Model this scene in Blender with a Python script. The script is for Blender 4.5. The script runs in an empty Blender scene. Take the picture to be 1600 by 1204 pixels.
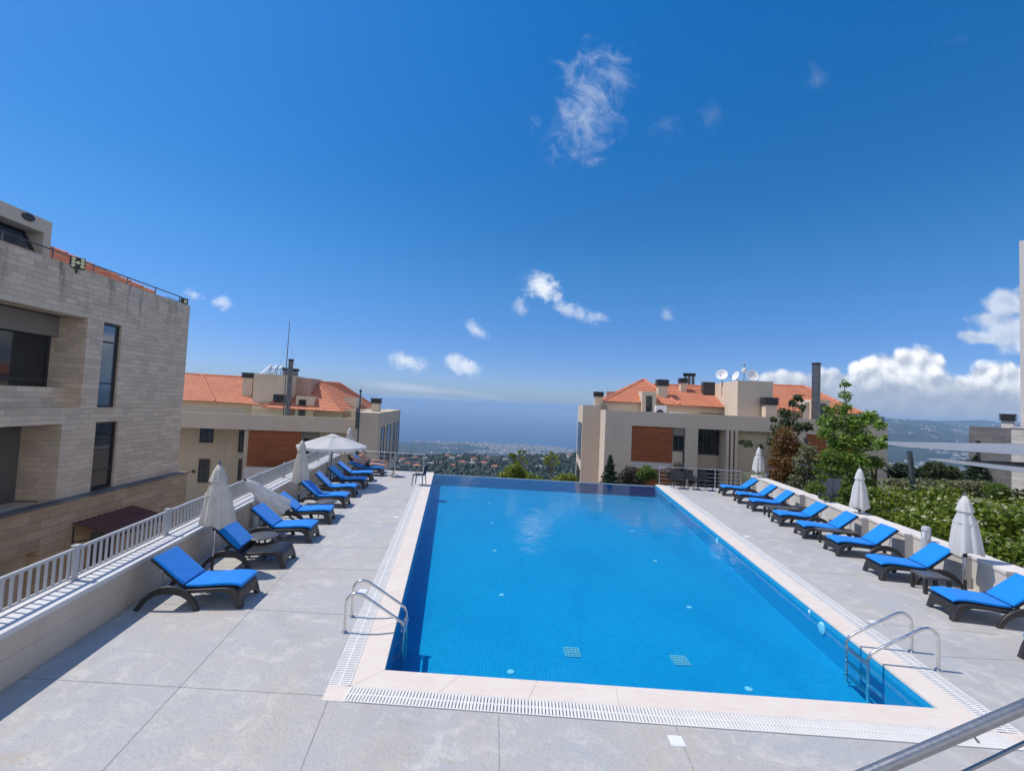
import bpy, bmesh, math, random
import numpy as np
from mathutils import Vector, Matrix, noise as mnoise
rad = math.radians
S = bpy.context.scene
COL = S.collection
random.seed(7)

# ---------------------------------------------------------------- camera maths
FPX, EYE = 680.0, 3.5
PITCH, ROLL = math.atan(30.6 / FPX), math.atan(.045)
_F = Vector((0, math.cos(PITCH), math.sin(PITCH)))
_R0 = Vector((1, 0, 0)); _U0 = _R0.cross(_F)
_R = math.cos(ROLL) * _R0 + math.sin(ROLL) * _U0
_U = -math.sin(ROLL) * _R0 + math.cos(ROLL) * _U0
CAMPOS = Vector((0, 0, EYE))

def ray(px, py):
    return ((px - 800) / FPX) * _R + (-(py - 602) / FPX) * _U + _F

def G(px, py, z=0.0):
    """ground point (height z) seen at a photograph pixel"""
    d = ray(px, py); t = (z - EYE) / d.z
    return CAMPOS + t * d

def AT(px, py, Y):
    """point at distance Y in front of the camera seen at a pixel"""
    d = ray(px, py)
    return CAMPOS + d * (Y / d.y)

# ---------------------------------------------------------------- object helpers
def tag(o, label=None, cat=None, group=None, kind=None):
    if label: o['label'] = label
    if cat: o['category'] = cat
    if group: o['group'] = group
    if kind: o['kind'] = kind
    return o

def empty(name, loc=(0, 0, 0), rz=0.0, label=None, cat=None, group=None):
    o = bpy.data.objects.new(name, None); COL.objects.link(o)
    o.location = loc; o.rotation_euler = (0, 0, rz); o.empty_display_size = .2
    return tag(o, label, cat, group)

def kids(o): return [c for c in COL.objects if c.parent is o]

def copy_tree(o, parent=None):
    c = o.copy(); COL.objects.link(c)
    if parent: c.parent = parent
    for ch in kids(o): copy_tree(ch, c)
    return c

class MB:
    def __init__(s): s.v = []; s.f = []
    def add(s, vs, fs):
        n = len(s.v); s.v += [tuple(p) for p in vs]; s.f += [tuple(i + n for i in f) for f in fs]; return s
    def box(s, x0, x1, y0, y1, z0, z1):
        return s.add([(x0,y0,z0),(x1,y0,z0),(x1,y1,z0),(x0,y1,z0),(x0,y0,z1),(x1,y0,z1),(x1,y1,z1),(x0,y1,z1)],
                     [(0,3,2,1),(4,5,6,7),(0,1,5,4),(1,2,6,5),(2,3,7,6),(3,0,4,7)])
    def obox(s, c, ax, L, w, h):
        """box of length L (along unit ax), width w, height h, centred at c"""
        ax = Vector(ax).normalized(); up = Vector((0,0,1))
        if abs(ax.z) > .95: up = Vector((0,1,0))
        sd = up.cross(ax).normalized(); up = ax.cross(sd); c = Vector(c)
        vs = [c + ax*(i*L/2) + sd*(j*w/2) + up*(k*h/2) for k in (-1,1) for i,j in ((-1,-1),(1,-1),(1,1),(-1,1))]
        return s.add(vs, [(0,3,2,1),(4,5,6,7),(0,1,5,4),(1,2,6,5),(2,3,7,6),(3,0,4,7)])
    def bar(s, a, b, w, h):
        a = Vector(a); b = Vector(b)
        return s.obox((a+b)/2, b-a, (b-a).length, w, h)
    def prism(s, poly, lo, hi, axis='z'):
        """extrude 2-D polygon; axis 'y': poly is (x,z); 'z': (x,y); 'x': (y,z)"""
        def m(p, t):
            return {'y': (p[0], t, p[1]), 'z': (p[0], p[1], t), 'x': (t, p[0], p[1])}[axis]
        n = len(poly)
        return s.add([m(p, lo) for p in poly] + [m(p, hi) for p in poly],
                     [tuple(range(n))[::-1], tuple(range(n, 2*n))] + [(i, (i+1) % n, n+(i+1) % n, n+i) for i in range(n)])
    def tube(s, pts, r, seg=10, cap=True):
        pts = [Vector(p) for p in pts]; rs = r if isinstance(r, (list, tuple)) else [r]*len(pts)
        vs = []; prev = None
        for i, p in enumerate(pts):
            t = (pts[min(i+1, len(pts)-1)] - pts[max(i-1, 0)]).normalized()
            if prev is None:
                a = Vector((0,0,1)) if abs(t.z) < .9 else Vector((1,0,0))
                u = t.cross(a).normalized()
            else:
                u = (prev - t * prev.dot(t)).normalized()
            prev = u; w = t.cross(u)
            for k in range(seg):
                q = 2*math.pi*k/seg
                vs.append(p + (u*math.cos(q) + w*math.sin(q)) * rs[i])
        fs = [(i*seg+k, i*seg+(k+1) % seg, (i+1)*seg+(k+1) % seg, (i+1)*seg+k) for i in range(len(pts)-1) for k in range(seg)]
        if cap: fs += [tuple(range(seg))[::-1], tuple(range((len(pts)-1)*seg, len(pts)*seg))]
        return s.add(vs, fs)
    def lathe(s, prof, seg=20, cx=0, cy=0, fn=None):
        """prof: (radius, z) list; fn(angle, i) scales the radius"""
        vs = []
        for i, (r, z) in enumerate(prof):
            for k in range(seg):
                q = 2*math.pi*k/seg; rr = r * (fn(q, i) if fn else 1)
                vs.append((cx + rr*math.cos(q), cy + rr*math.sin(q), z))
        n = len(prof)
        fs = [(i*seg+k, i*seg+(k+1) % seg, (i+1)*seg+(k+1) % seg, (i+1)*seg+k) for i in range(n-1) for k in range(seg)]
        fs += [tuple(range(seg))[::-1], tuple(range((n-1)*seg, n*seg))]
        return s.add(vs, fs)
    def grid(s, rows):
        n = len(rows[0]); vs = [p for r in rows for p in r]
        return s.add(vs, [(i*n+k, i*n+k+1, (i+1)*n+k+1, (i+1)*n+k) for i in range(len(rows)-1) for k in range(n-1)])
    def sheet(s, rows, th):
        """grid with thickness th (vector)"""
        th = Vector(th); nr = len(rows); n = len(rows[0])
        s.grid(rows); s.grid([[Vector(p)+th for p in r] for r in rows])
        b0 = len(s.v) - 2*nr*n; b1 = len(s.v) - nr*n
        ring = [k for k in range(n)] + [i*n+n-1 for i in range(1, nr)] + [(nr-1)*n+k for k in range(n-2, -1, -1)] + [i*n for i in range(nr-2, 0, -1)]
        for i, q in enumerate(ring):
            w = ring[(i+1) % len(ring)]
            s.f.append((b0+q, b0+w, b1+w, b1+q))
        return s
    def build(s, name, m, parent=None, smooth=None, bevel=0, loc=None, rz=None, recalc=True):
        me = bpy.data.meshes.new(name); me.from_pydata(s.v, [], s.f)
        if recalc:
            b = bmesh.new(); b.from_mesh(me); bmesh.ops.recalc_face_normals(b, faces=b.faces); b.to_mesh(me); b.free()
        if smooth is not None:
            me.shade_smooth(); me.set_sharp_from_angle(angle=rad(smooth))
        me.materials.append(m)
        o = bpy.data.objects.new(name, me); COL.objects.link(o)
        if parent: o.parent = parent
        if loc is not None: o.location = loc
        if rz is not None: o.rotation_euler = (0, 0, rz)
        if bevel:
            bm_ = o.modifiers.new('bevel', 'BEVEL'); bm_.width = bevel; bm_.segments = 2; bm_.limit_method = 'ANGLE'
        return o

def arr_mesh(name, verts, faces4, m, parent=None, smooth=False):
    """fast mesh from numpy arrays (N,3) and (M,4) or (M,3)"""
    me = bpy.data.meshes.new(name); k = faces4.shape[1]
    me.vertices.add(len(verts)); me.vertices.foreach_set('co', verts.astype(np.float32).ravel())
    me.loops.add(faces4.size); me.loops.foreach_set('vertex_index', faces4.astype(np.int32).ravel())
    me.polygons.add(len(faces4))
    me.polygons.foreach_set('loop_start', np.arange(0, faces4.size, k, dtype=np.int32))
    me.update(calc_edges=True); me.validate()
    if smooth: me.shade_smooth()
    me.materials.append(m)
    o = bpy.data.objects.new(name, me); COL.objects.link(o)
    if parent: o.parent = parent
    return o

# ---------------------------------------------------------------- material helpers
class NT:
    def __init__(s, tree): s.t = tree
    def n(s, kind, ins=None, **kw):
        nd = s.t.nodes.new(kind)
        for k, v in kw.items(): setattr(nd, k, v)
        for k, v in (ins or {}).items(): s.put(nd.inputs[k], v)
        return nd
    def put(s, sock, v):
        if hasattr(v, 'is_output'): s.t.links.new(v, sock)
        elif hasattr(v, 'outputs'): s.t.links.new(v.outputs[0], sock)
        else: sock.default_value = v
    def m(s, op, a, b=0.0, c=0.0, clamp=False):
        nd = s.n('ShaderNodeMath', operation=op); nd.use_clamp = clamp
        s.put(nd.inputs[0], a); s.put(nd.inputs[1], b); s.put(nd.inputs[2], c)
        return nd.outputs[0]
    def mix(s, f, a, b, mode='MIX'):
        nd = s.n('ShaderNodeMix', data_type='RGBA', blend_type=mode)
        s.put(nd.inputs[0], f); s.put(nd.inputs[6], a); s.put(nd.inputs[7], b)
        return nd.outputs[2]
    def sstep(s, v, lo, hi, a=0.0, b=1.0):
        nd = s.n('ShaderNodeMapRange', interpolation_type='SMOOTHSTEP')
        for i, q in enumerate((v, lo, hi, a, b)): s.put(nd.inputs[i], q)
        return nd.outputs[0]
    def noise(s, vec, scale, detail=4, rough=.55, dist=0.0):
        nd = s.n('ShaderNodeTexNoise', {'Scale': scale, 'Detail': detail, 'Roughness': rough, 'Distortion': dist})
        if vec is not None: s.put(nd.inputs['Vector'], vec)
        return nd.outputs[0]
    def scalev(s, vec, sc):
        nd = s.n('ShaderNodeVectorMath', operation='MULTIPLY'); s.put(nd.inputs[0], vec); nd.inputs[1].default_value = sc
        return nd.outputs[0]
    def bump(s, h, strength=.3, dist=.02):
        return s.n('ShaderNodeBump', {'Height': h, 'Strength': strength, 'Distance': dist}).outputs[0]

def c4(c): return (c[0], c[1], c[2], 1)

def new_mat(name):
    m = bpy.data.materials.new(name); m.use_nodes = True
    t = NT(m.node_tree); m.node_tree.nodes.clear()
    out = t.n('ShaderNodeOutputMaterial'); b = t.n('ShaderNodeBsdfPrincipled')
    m.node_tree.links.new(b.outputs[0], out.inputs[0])
    return m, t, b, out

def pm(name, col, col2=None, rough=.6, scale=3.0, bump=0.0, bscale=40.0, metal=0.0, spec=.5, world=False, stretch=None):
    """mottled procedural paint / stone / fabric"""
    m, t, b, _ = new_mat(name)
    tc = t.n('ShaderNodeTexCoord')
    v = t.n('ShaderNodeNewGeometry').outputs['Position'] if world else tc.outputs['Object']
    if stretch: v = t.scalev(v, stretch)
    col2 = col2 or tuple(c * .8 for c in col)
    nz = t.noise(v, scale, 6, .6)
    t.put(b.inputs['Base Color'], t.mix(t.sstep(nz, .3, .7), c4(col), c4(col2)))
    t.put(b.inputs['Roughness'], t.m('MULTIPLY_ADD', t.noise(v, scale*2.3, 3), .25, rough - .12))
    b.inputs['Metallic'].default_value = metal; b.inputs['Specular IOR Level'].default_value = spec
    if bump: t.put(b.inputs['Normal'], t.bump(t.noise(v, bscale, 5, .6), bump, .01))
    return m
HAZE = 1.05e-4; HAZE_C = (.46, .68, .93, 1); SKY_SAT = 1.42; SUN_E = 3.3; EXPO = 0.26
HZ_TINT = (.50, .60, 1.0, 1); SKY_G = (1.0, 1.15, .35)
M = {}
# --- stamped concrete deck
def deck_mat():
    m, t, b, _ = new_mat('stamped_concrete')
    P = t.n('ShaderNodeNewGeometry').outputs['Position']
    n1 = t.noise(P, .7, 8, .62, .6); n2 = t.noise(P, 2.1, 8, .7, 1.2); n3 = t.noise(t.scalev(P, (5, 11, 5)), 1.0, 8, .68, 1.5)
    base = t.mix(t.sstep(n1, .38, .64), (.435, .435, .43, 1), (.475, .44, .39, 1))
    base = t.mix(t.m('MULTIPLY', t.sstep(n2, .48, .66), .8), base, (.575, .545, .495, 1))
    base = t.mix(t.m('MULTIPLY', t.sstep(n3, .46, .64), .52), base, (.39, .39, .395, 1))
    n4 = t.noise(P, .9, 3, .5); tan = t.m('MULTIPLY', t.sstep(t.noise(t.scalev(P, (1.2, 3.2, 1)), 1.3, 7, .65, 1.0), .58, .74), t.sstep(n4, .45, .6))
    base = t.mix(t.m('MULTIPLY', tan, .9), base, (.43, .335, .245, 1))
    n7 = t.noise(P, .38, 6, .62, .9); base = t.mix(t.m('MULTIPLY', t.sstep(n7, .52, .66), .35), base, (.335, .32, .30, 1))
    t.put(b.inputs['Base Color'], base)
    t.put(b.inputs['Roughness'], t.m('MULTIPLY_ADD', n2, .3, .5))
    h = t.m('ADD', t.m('MULTIPLY', n3, .7), t.noise(P, 22, 5, .6))
    t.put(b.inputs['Normal'], t.bump(h, .42, .03))
    return m
M['deck'] = deck_mat()
M['joint'] = pm('joint_sealant', (.20, .195, .19), (.28, .27, .26), .9)
def coping_mat():
    m, t, b, _ = new_mat('pink_travertine')
    P = t.n('ShaderNodeNewGeometry').outputs['Position']
    n1 = t.noise(P, 1.6, 7, .6, .5); n2 = t.noise(t.scalev(P, (3, 16, 3)), 1.0, 7, .65, .8)
    c = t.mix(t.sstep(n1, .35, .68), (.73, .63, .535, 1), (.76, .68, .595, 1))
    c = t.mix(t.m('MULTIPLY', t.sstep(n2, .48, .7), .45), c, (.63, .52, .43, 1))
    t.put(b.inputs['Base Color'], c); b.inputs['Roughness'].default_value = .55
    t.put(b.inputs['Normal'], t.bump(t.noise(P, 60, 4), .12, .004))
    return m
M['coping'] = coping_mat()
M['grate'] = pm('white_grate_plastic', (.80, .775, .73), (.74, .715, .67), .5)
M['channel'] = pm('channel_plastic', (.52, .51, .49), (.44, .43, .42), .8)
M['white_metal'] = pm('white_painted_metal', (.47, .475, .48), (.42, .425, .43), .4)
M['steel'] = pm('stainless_steel', (.72, .71, .69), (.60, .59, .58), .22, metal=1.0, scale=8)
M['rail_steel'] = pm('brushed_handrail_steel', (.40, .39, .38), (.34, .335, .33), .34, metal=.8, scale=30)
M['dark_metal'] = pm('dark_metal', (.05, .05, .055), (.035, .035, .04), .45)
M['flue'] = pm('grey_flue_metal', (.17, .18, .19), (.12, .125, .135), .35, metal=.6)
M['black'] = pm('black_plastic', (.018, .018, .02), (.028, .028, .03), .5)
M['bronze'] = pm('dark_bronze_frame', (.05, .042, .037), (.035, .03, .027), .4)
M['bollard'] = pm('grey_bollard_paint', (.46, .49, .52), (.40, .43, .46), .45)
M['lamp_glass'] = pm('frosted_lens', (.78, .78, .76), (.70, .70, .68), .3)
M['white'] = pm('white_plastic', (.80, .80, .80), (.74, .74, .74), .4)
def wicker():
    m, t, b, _ = new_mat('dark_wicker')
    o = t.n('ShaderNodeTexCoord').outputs['Object']
    w = t.n('ShaderNodeTexBrick', {'Scale': 1.0, 'Mortar Size': .004, 'Brick Width': .03, 'Row Height': .015,
            'Color1': (.052, .046, .045, 1), 'Color2': (.034, .030, .030, 1), 'Mortar': (.012, .011, .011, 1)})
    t.put(w.inputs['Vector'], o)
    t.put(b.inputs['Base Color'], w.outputs[0]); b.inputs['Roughness'].default_value = .42
    t.put(b.inputs['Normal'], t.bump(w.outputs[1], -.3, .004))
    return m
M['wicker'] = wicker()
M['resin'] = pm('dark_resin', (.040, .036, .036), (.028, .026, .026), .42, scale=10)
def cloth(name, col, col2, trans=.0, rough=.85):
    m, t, b, out = new_mat(name)
    o = t.n('ShaderNodeTexCoord').outputs['Object']
    n1 = t.noise(o, 2.4, 5, .6)
    c = t.mix(t.sstep(n1, .3, .7), c4(col), c4(col2))
    t.put(b.inputs['Base Color'], c); b.inputs['Roughness'].default_value = rough; b.inputs['Specular IOR Level'].default_value = .25
    b.inputs['Sheen Weight'].default_value = .15
    bn = t.bump(t.m('ADD', t.noise(o, 5, 5, .6, .8), t.m('MULTIPLY', t.noise(o, 180, 2), .12)), .45, .03); t.put(b.inputs['Normal'], bn)
    if trans:
        tr = t.n('ShaderNodeBsdfTranslucent'); t.put(tr.inputs[0], c)
        mx = t.n('ShaderNodeMixShader'); mx.inputs[0].default_value = trans
        t.t.links.new(b.outputs[0], mx.inputs[1]); t.t.links.new(tr.outputs[0], mx.inputs[2]); t.t.links.new(mx.outputs[0], out.inputs[0])
    return m
M['blue'] = cloth('blue_cushion_fabric', (.003, .235, .74), (.003, .205, .66))
M['canvas'] = cloth('white_umbrella_canvas', (.84, .83, .81), (.78, .77, .76), .42)
M['canvas_old'] = cloth('cream_umbrella_canvas', (.78, .75, .69), (.69, .66, .60), .4)
M['sail'] = cloth('grey_sail_fabric', (.26, .285, .32), (.225, .25, .285), .08)
# --- walls
def stucco(name, col, col2, scale=.8, streak=.0, lines=None):
    m, t, b, _ = new_mat(name)
    o = t.n('ShaderNodeTexCoord').outputs['Object']
    n1 = t.noise(o, scale, 7, .6, .3)
    c = t.mix(t.sstep(n1, .3, .72), c4(col), c4(col2))
    if streak:
        st = t.noise(t.scalev(o, (3.0, 3.0, .25)), 1.0, 6, .65)
        c = t.mix(t.m('MULTIPLY', t.sstep(st, .5, .75), streak), c, c4(tuple(q*.62 for q in col)))
    if lines:
        z = t.n('ShaderNodeSeparateXYZ', {'Vector': o}).outputs[2]
        fr = t.m('FRACT', t.m('DIVIDE', z, lines)); ln = t.m('LESS_THAN', fr, .018/lines)
        c = t.mix(t.m('MULTIPLY', ln, .4), c, c4(tuple(q*.55 for q in col)))
    t.put(b.inputs['Base Color'], c); b.inputs['Roughness'].default_value = .88; b.inputs['Specular IOR Level'].default_value = .2
    t.put(b.inputs['Normal'], t.bump(t.noise(o, 45, 5, .65), .22, .008))
    return m
M['parapet'] = stucco('grey_beige_render', (.60, .51, .415), (.52, .445, .36), .7, .35, .34)
M['wall_white'] = stucco('pale_render', (.62, .585, .545), (.55, .52, .48), .6, .3)
M['wall_cap'] = stucco('white_coping_stone', (.72, .67, .62), (.64, .60, .55), 1.5)
M['cap_left'] = stucco('pale_grey_coping', (.68, .67, .66), (.60, .59, .58), 1.5)
M['beige'] = stucco('beige_facade_render', (.655, .545, .425), (.605, .505, .39), .25, .2)
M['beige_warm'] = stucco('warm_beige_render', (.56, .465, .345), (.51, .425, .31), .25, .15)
M['grey_render'] = stucco('grey_facade_render', (.645, .54, .43), (.60, .50, .395), .3, .2)
M['ledge'] = stucco('weathered_ledge', (.30, .265, .23), (.14, .125, .115), 1.6, .5)
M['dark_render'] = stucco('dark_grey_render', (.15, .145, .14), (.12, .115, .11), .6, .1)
M['pink_render'] = stucco('pinkish_render', (.52, .34, .28), (.47, .31, .25), .5)
def ashlar(name, ca, cb, mortar, bw, rh, tint, rough_bump=.25, stains=0.0, top=7.0, contrast=.6):
    m, t, b, _ = new_mat(name)
    o = t.n('ShaderNodeTexCoord').outputs['Object']
    s = t.n('ShaderNodeSeparateXYZ', {'Vector': o})
    u = t.m('ADD', s.outputs[0], s.outputs[1])
    v = t.n('ShaderNodeCombineXYZ', {'X': u, 'Y': s.outputs[2]}).outputs[0]
    br = t.n('ShaderNodeTexBrick', {'Scale': 1.0, 'Mortar Size': .006, 'Mortar Smooth': .3, 'Bias': -.1, 'Brick Width': bw, 'Row Height': rh,
             'Color1': c4(ca), 'Color2': c4(cb), 'Mortar': c4(mortar)}, offset=.43, squash=1.35, squash_frequency=3)
    t.put(br.inputs['Vector'], v)
    n1 = t.noise(o, .55, 6, .6); n2 = t.noise(t.scalev(v, (1.6, 7, 1)), 1.0, 6, .65, .6)
    c = t.mix(t.m('MULTIPLY', t.sstep(n1, .35, .7), contrast), br.outputs[0], c4(tint))
    c = t.mix(t.m('MULTIPLY', t.sstep(n2, .5, .75), .35), c, c4(tuple(q*.6 for q in ca)))
    if stains:
        st = t.noise(t.scalev(v, (2.6, .22, 1)), 1.0, 7, .7)
        zf = t.sstep(s.outputs[2], top - 1.7, top - .1)
        c = t.mix(t.m('MULTIPLY', t.m('MULTIPLY', t.sstep(st, .5, .68), zf), stains), c, (.07, .068, .066, 1))
    t.put(b.inputs['Base Color'], c); b.inputs['Roughness'].default_value = .85; b.inputs['Specular IOR Level'].default_value = .25
    h = t.m('ADD', t.m('MULTIPLY', br.outputs[1], -.8), t.m('ADD', t.m('MULTIPLY', n2, .6), t.m('MULTIPLY', t.noise(o, 30, 5, .65), .5)))
    t.put(b.inputs['Normal'], t.bump(h, rough_bump, .02))
    return m
M['ashlar'] = ashlar('grey_limestone_cladding', (.76, .615, .465), (.56, .445, .335), (.47, .38, .29), .38, .155, (.66, .55, .43), .7, .6, contrast=.5)
M['rough_stone'] = ashlar('rough_brown_limestone', (.58, .43, .285), (.40, .295, .19), (.30, .22, .145), .55, .24, (.50, .37, .24), .9)
M['stone_white'] = ashlar('rough_white_stone', (.66, .60, .55), (.54, .49, .45), (.30, .27, .25), .7, .22, (.62, .57, .53), 1.0)
M['stone_grey'] = ashlar('dark_grey_stone', (.19, .18, .175), (.125, .12, .115), (.08, .08, .08), .8, .2, (.15, .145, .145), .6)
M['stone_smooth'] = ashlar('smooth_white_stone', (.66, .61, .57), (.62, .57, .53), (.42, .39, .36), 1.1, .9, (.64, .59, .55), .1)
def wood():
    m, t, b, _ = new_mat('wood_cladding')
    o = t.n('ShaderNodeTexCoord').outputs['Object']
    s = t.n('ShaderNodeSeparateXYZ', {'Vector': o})
    v = t.n('ShaderNodeCombineXYZ', {'X': s.outputs[0], 'Y': s.outputs[2]}).outputs[0]
    br = t.n('ShaderNodeTexBrick', {'Scale': 1.0, 'Mortar Size': .006, 'Brick Width': 1.4, 'Row Height': .16,
             'Color1': (.36, .10, .026, 1), 'Color2': (.255, .066, .016, 1), 'Mortar': (.06, .025, .012, 1)}, offset=.37)
    t.put(br.inputs['Vector'], v)
    n = t.noise(t.scalev(v, (1.5, 26, 1)), 1.0, 6, .6, .4)
    t.put(b.inputs['Base Color'], t.mix(t.m('MULTIPLY', t.sstep(n, .4, .7), .45), br.outputs[0], (.17, .042, .011, 1)))
    b.inputs['Roughness'].default_value = .6
    t.put(b.inputs['Normal'], t.bump(br.outputs[1], -.3, .01))
    return m
M['wood'] = wood()
def tile():
    m, t, b, _ = new_mat('terracotta_roof_tile')
    o = t.n('ShaderNodeTexCoord').outputs['Object']
    n1 = t.noise(o, .8, 6, .65); n2 = t.noise(t.scalev(o, (4.2, 4.2, 9)), 1.0, 3, .6)
    c = t.mix(t.sstep(n1, .35, .7), (.62, .235, .125, 1), (.53, .185, .095, 1))
    c = t.mix(t.m('MULTIPLY', t.sstep(n2, .48, .7), .55), c, (.66, .33, .21, 1))
    n5 = t.noise(o, 2.3, 6, .7); c = t.mix(t.m('MULTIPLY', t.sstep(n5, .55, .75), .5), c, (.36, .15, .10, 1))
    t.put(b.inputs['Base Color'], c); b.inputs['Roughness'].default_value = .75
    return m
M['tile'] = tile()
M['rust'] = pm('rust_brown_tin', (.19, .062, .040), (.13, .045, .03), .7, scale=4)
M['shutter'] = stucco('roller_shutter_slats', (.26, .235, .205), (.22, .20, .175), 2, 0, .055)
def glass(name, col, rough=.04):
    m, t, b, _ = new_mat(name)
    o = t.n('ShaderNodeTexCoord').outputs['Object']
    t.put(b.inputs['Base Color'], t.mix(t.sstep(t.noise(o, .9, 3), .35, .7), c4(col), c4(tuple(q*1.6 for q in col))))
    b.inputs['Roughness'].default_value = rough; b.inputs['Specular IOR Level'].default_value = .6; b.inputs['IOR'].default_value = 1.5
    t.put(b.inputs['Normal'], t.bump(t.noise(o, 1.2, 2), .03, .02))
    return m
M['glass'] = glass('window_glass', (.018, .022, .026))
M['glass_blue'] = glass('blue_reflective_glass', (.035, .06, .085))
M['glass_blue'].node_tree.nodes['Principled BSDF'].inputs['IOR'].default_value = 2.3
def clear_glass():
    m, t, b, out = new_mat('balustrade_glass')
    tr = t.n('ShaderNodeBsdfTransparent'); tr.inputs[0].default_value = (.90, .96, .94, 1)
    gl = t.n('ShaderNodeBsdfGlossy'); gl.inputs['Roughness'].default_value = .03
    fr = t.n('ShaderNodeFresnel'); fr.inputs[0].default_value = 1.45
    f = t.m('ADD', t.m('MULTIPLY', fr.outputs[0], .8), t.m('MULTIPLY', t.noise(t.n('ShaderNodeTexCoord').outputs['Object'], 1.5), .06))
    mx = t.n('ShaderNodeMixShader'); t.put(mx.inputs[0], f)
    t.t.links.new(tr.outputs[0], mx.inputs[1]); t.t.links.new(gl.outputs[0], mx.inputs[2]); t.t.links.new(mx.outputs[0], out.inputs[0])
    return m
M['clear'] = clear_glass()
# --- pool
def pool_tile():
    m, t, b, _ = new_mat('blue_glass_mosaic')
    P = t.n('ShaderNodeNewGeometry').outputs['Position']; s = t.n('ShaderNodeSeparateXYZ', {'Vector': P})
    def grid(a, bb):
        v0 = t.n('ShaderNodeCombineXYZ', {'X': a, 'Y': bb}).outputs[0]; wb = t.n('ShaderNodeTexNoise', {'Vector': P, 'Scale': 1.1, 'Detail': 3.0}).outputs[1]
        va = t.n('ShaderNodeVectorMath', operation='ADD'); t.put(va.inputs[0], v0); t.put(va.inputs[1], t.scalev(wb, (.07, .07, 0))); v = va.outputs[0]
        br = t.n('ShaderNodeTexBrick', {'Scale': 1.0, 'Mortar Size': .0035, 'Brick Width': .052, 'Row Height': .052,
                 'Color1': (.003, .275, .545, 1), 'Color2': (.005, .34, .61, 1), 'Mortar': (.05, .48, .68, 1)}, offset=0.0)
        t.put(br.inputs['Vector'], v); return br.outputs[0]
    nz = t.n('ShaderNodeSeparateXYZ', {'Vector': t.n('ShaderNodeNewGeometry').outputs['Normal']}).outputs[2]
    wallc = t.mix(.45, grid(t.m('ADD', s.outputs[0], s.outputs[1]), s.outputs[2]), (.006, .28, .53, 1))
    c = t.mix(t.m('GREATER_THAN', t.m('ABSOLUTE', nz), .5), wallc, grid(s.outputs[0], s.outputs[1]))
    n = t.noise(P, .45, 5, .6)
    c = t.mix(t.m('MULTIPLY', t.sstep(n, .4, .75), .3), c, (.002, .23, .48, 1))
    n9 = t.noise(t.scalev(P, (.8, .22, 1)), 1.0, 6, .6, .8); c = t.mix(t.m('MULTIPLY', t.sstep(n9, .5, .75), .35), c, (.004, .20, .47, 1))
    t.put(b.inputs['Base Color'], c); b.inputs['Roughness'].default_value = .35
    return m
M['mosaic'] = pool_tile()
def water():
    m, t, b, out = new_mat('pool_water_surface')
    P = t.n('ShaderNodeNewGeometry').outputs['Position']
    h = t.m('ADD', t.noise(t.scalev(P, (1.3, .9, 1)), 1.2, 3, .5, .4), t.m('MULTIPLY', t.noise(P, 5.5, 3, .5, .6), .22))
    nr = t.bump(h, .24, .05)
    tr = t.n('ShaderNodeBsdfTransparent'); tr.inputs[0].default_value = (.56, .90, .97, 1)
    gl = t.n('ShaderNodeBsdfGlossy'); gl.inputs['Roughness'].default_value = .015; t.put(gl.inputs['Normal'], nr)
    fr = t.n('ShaderNodeFresnel'); fr.inputs[0].default_value = 1.33; t.put(fr.inputs[1], nr)
    mx = t.n('ShaderNodeMixShader'); t.put(mx.inputs[0], fr)
    t.t.links.new(tr.outputs[0], mx.inputs[1]); t.t.links.new(gl.outputs[0], mx.inputs[2]); t.t.links.new(mx.outputs[0], out.inputs[0])
    return m
M['water'] = water()
M['inlet'] = pm('white_inlet_plastic', (.62, .80, .86), (.56, .74, .82), .4)
M['pool_grate'] = pm('pale_drain_grate', (.45, .68, .72), (.38, .6, .68), .4)
# --- foliage
def leaf(name, a, bb, c, scale=1.2, trans=.35):
    m, t, b, out = new_mat(name)
    P = t.n('ShaderNodeNewGeometry').outputs['Position']
    n1 = t.noise(P, scale, 3, .6); n2 = t.noise(P, scale*7, 2, .6)
    col = t.mix(t.sstep(n1, .36, .64), c4(a), c4(bb)); col = t.mix(t.sstep(n2, .52, .72), col, c4(c))
    t.put(b.inputs['Base Color'], col); b.inputs['Roughness'].default_value = .5; b.inputs['Specular IOR Level'].default_value = .35
    tr = t.n('ShaderNodeBsdfTranslucent'); t.put(tr.inputs[0], t.mix(.4, col, (.25, .35, .02, 1)))
    mx = t.n('ShaderNodeMixShader'); mx.inputs[0].default_value = trans
    t.t.links.new(b.outputs[0], mx.inputs[1]); t.t.links.new(tr.outputs[0], mx.inputs[2]); t.t.links.new(mx.outputs[0], out.inputs[0])
    return m
M['leaf_bright'] = leaf('bright_plane_leaf', (.11, .20, .022), (.17, .28, .035), (.25, .35, .07))
M['leaf_hedge'] = leaf('hedge_leaf', (.105, .16, .014), (.16, .22, .02), (.23, .27, .035))
M['flower'] = leaf('cream_blossom', (.52, .50, .32), (.42, .44, .25), (.60, .58, .42), 2, .2)
M['leaf_dark'] = leaf('dark_loquat_leaf', (.045, .062, .028), (.07, .085, .04), (.11, .12, .07))
M['leaf_red'] = leaf('red_brown_leaf', (.24, .088, .025), (.15, .075, .025), (.29, .125, .04), 1.4)
M['leaf_grey'] = leaf('grey_green_leaf', (.17, .175, .09), (.22, .22, .13), (.28, .275, .18))
M['leaf_mid'] = leaf('mid_green_leaf', (.075, .135, .018), (.115, .185, .028), (.17, .24, .045))
M['leaf_yellow'] = leaf('yellow_green_leaf', (.16, .22, .025), (.22, .27, .035), (.28, .30, .06))
M['leaf_conifer'] = leaf('conifer_needle', (.012, .032, .014), (.022, .045, .02), (.03, .055, .03), 1.5, .15)
M['leaf_plum'] = leaf('plum_leaf', (.07, .045, .05), (.10, .065, .07), (.13, .10, .09))
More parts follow.
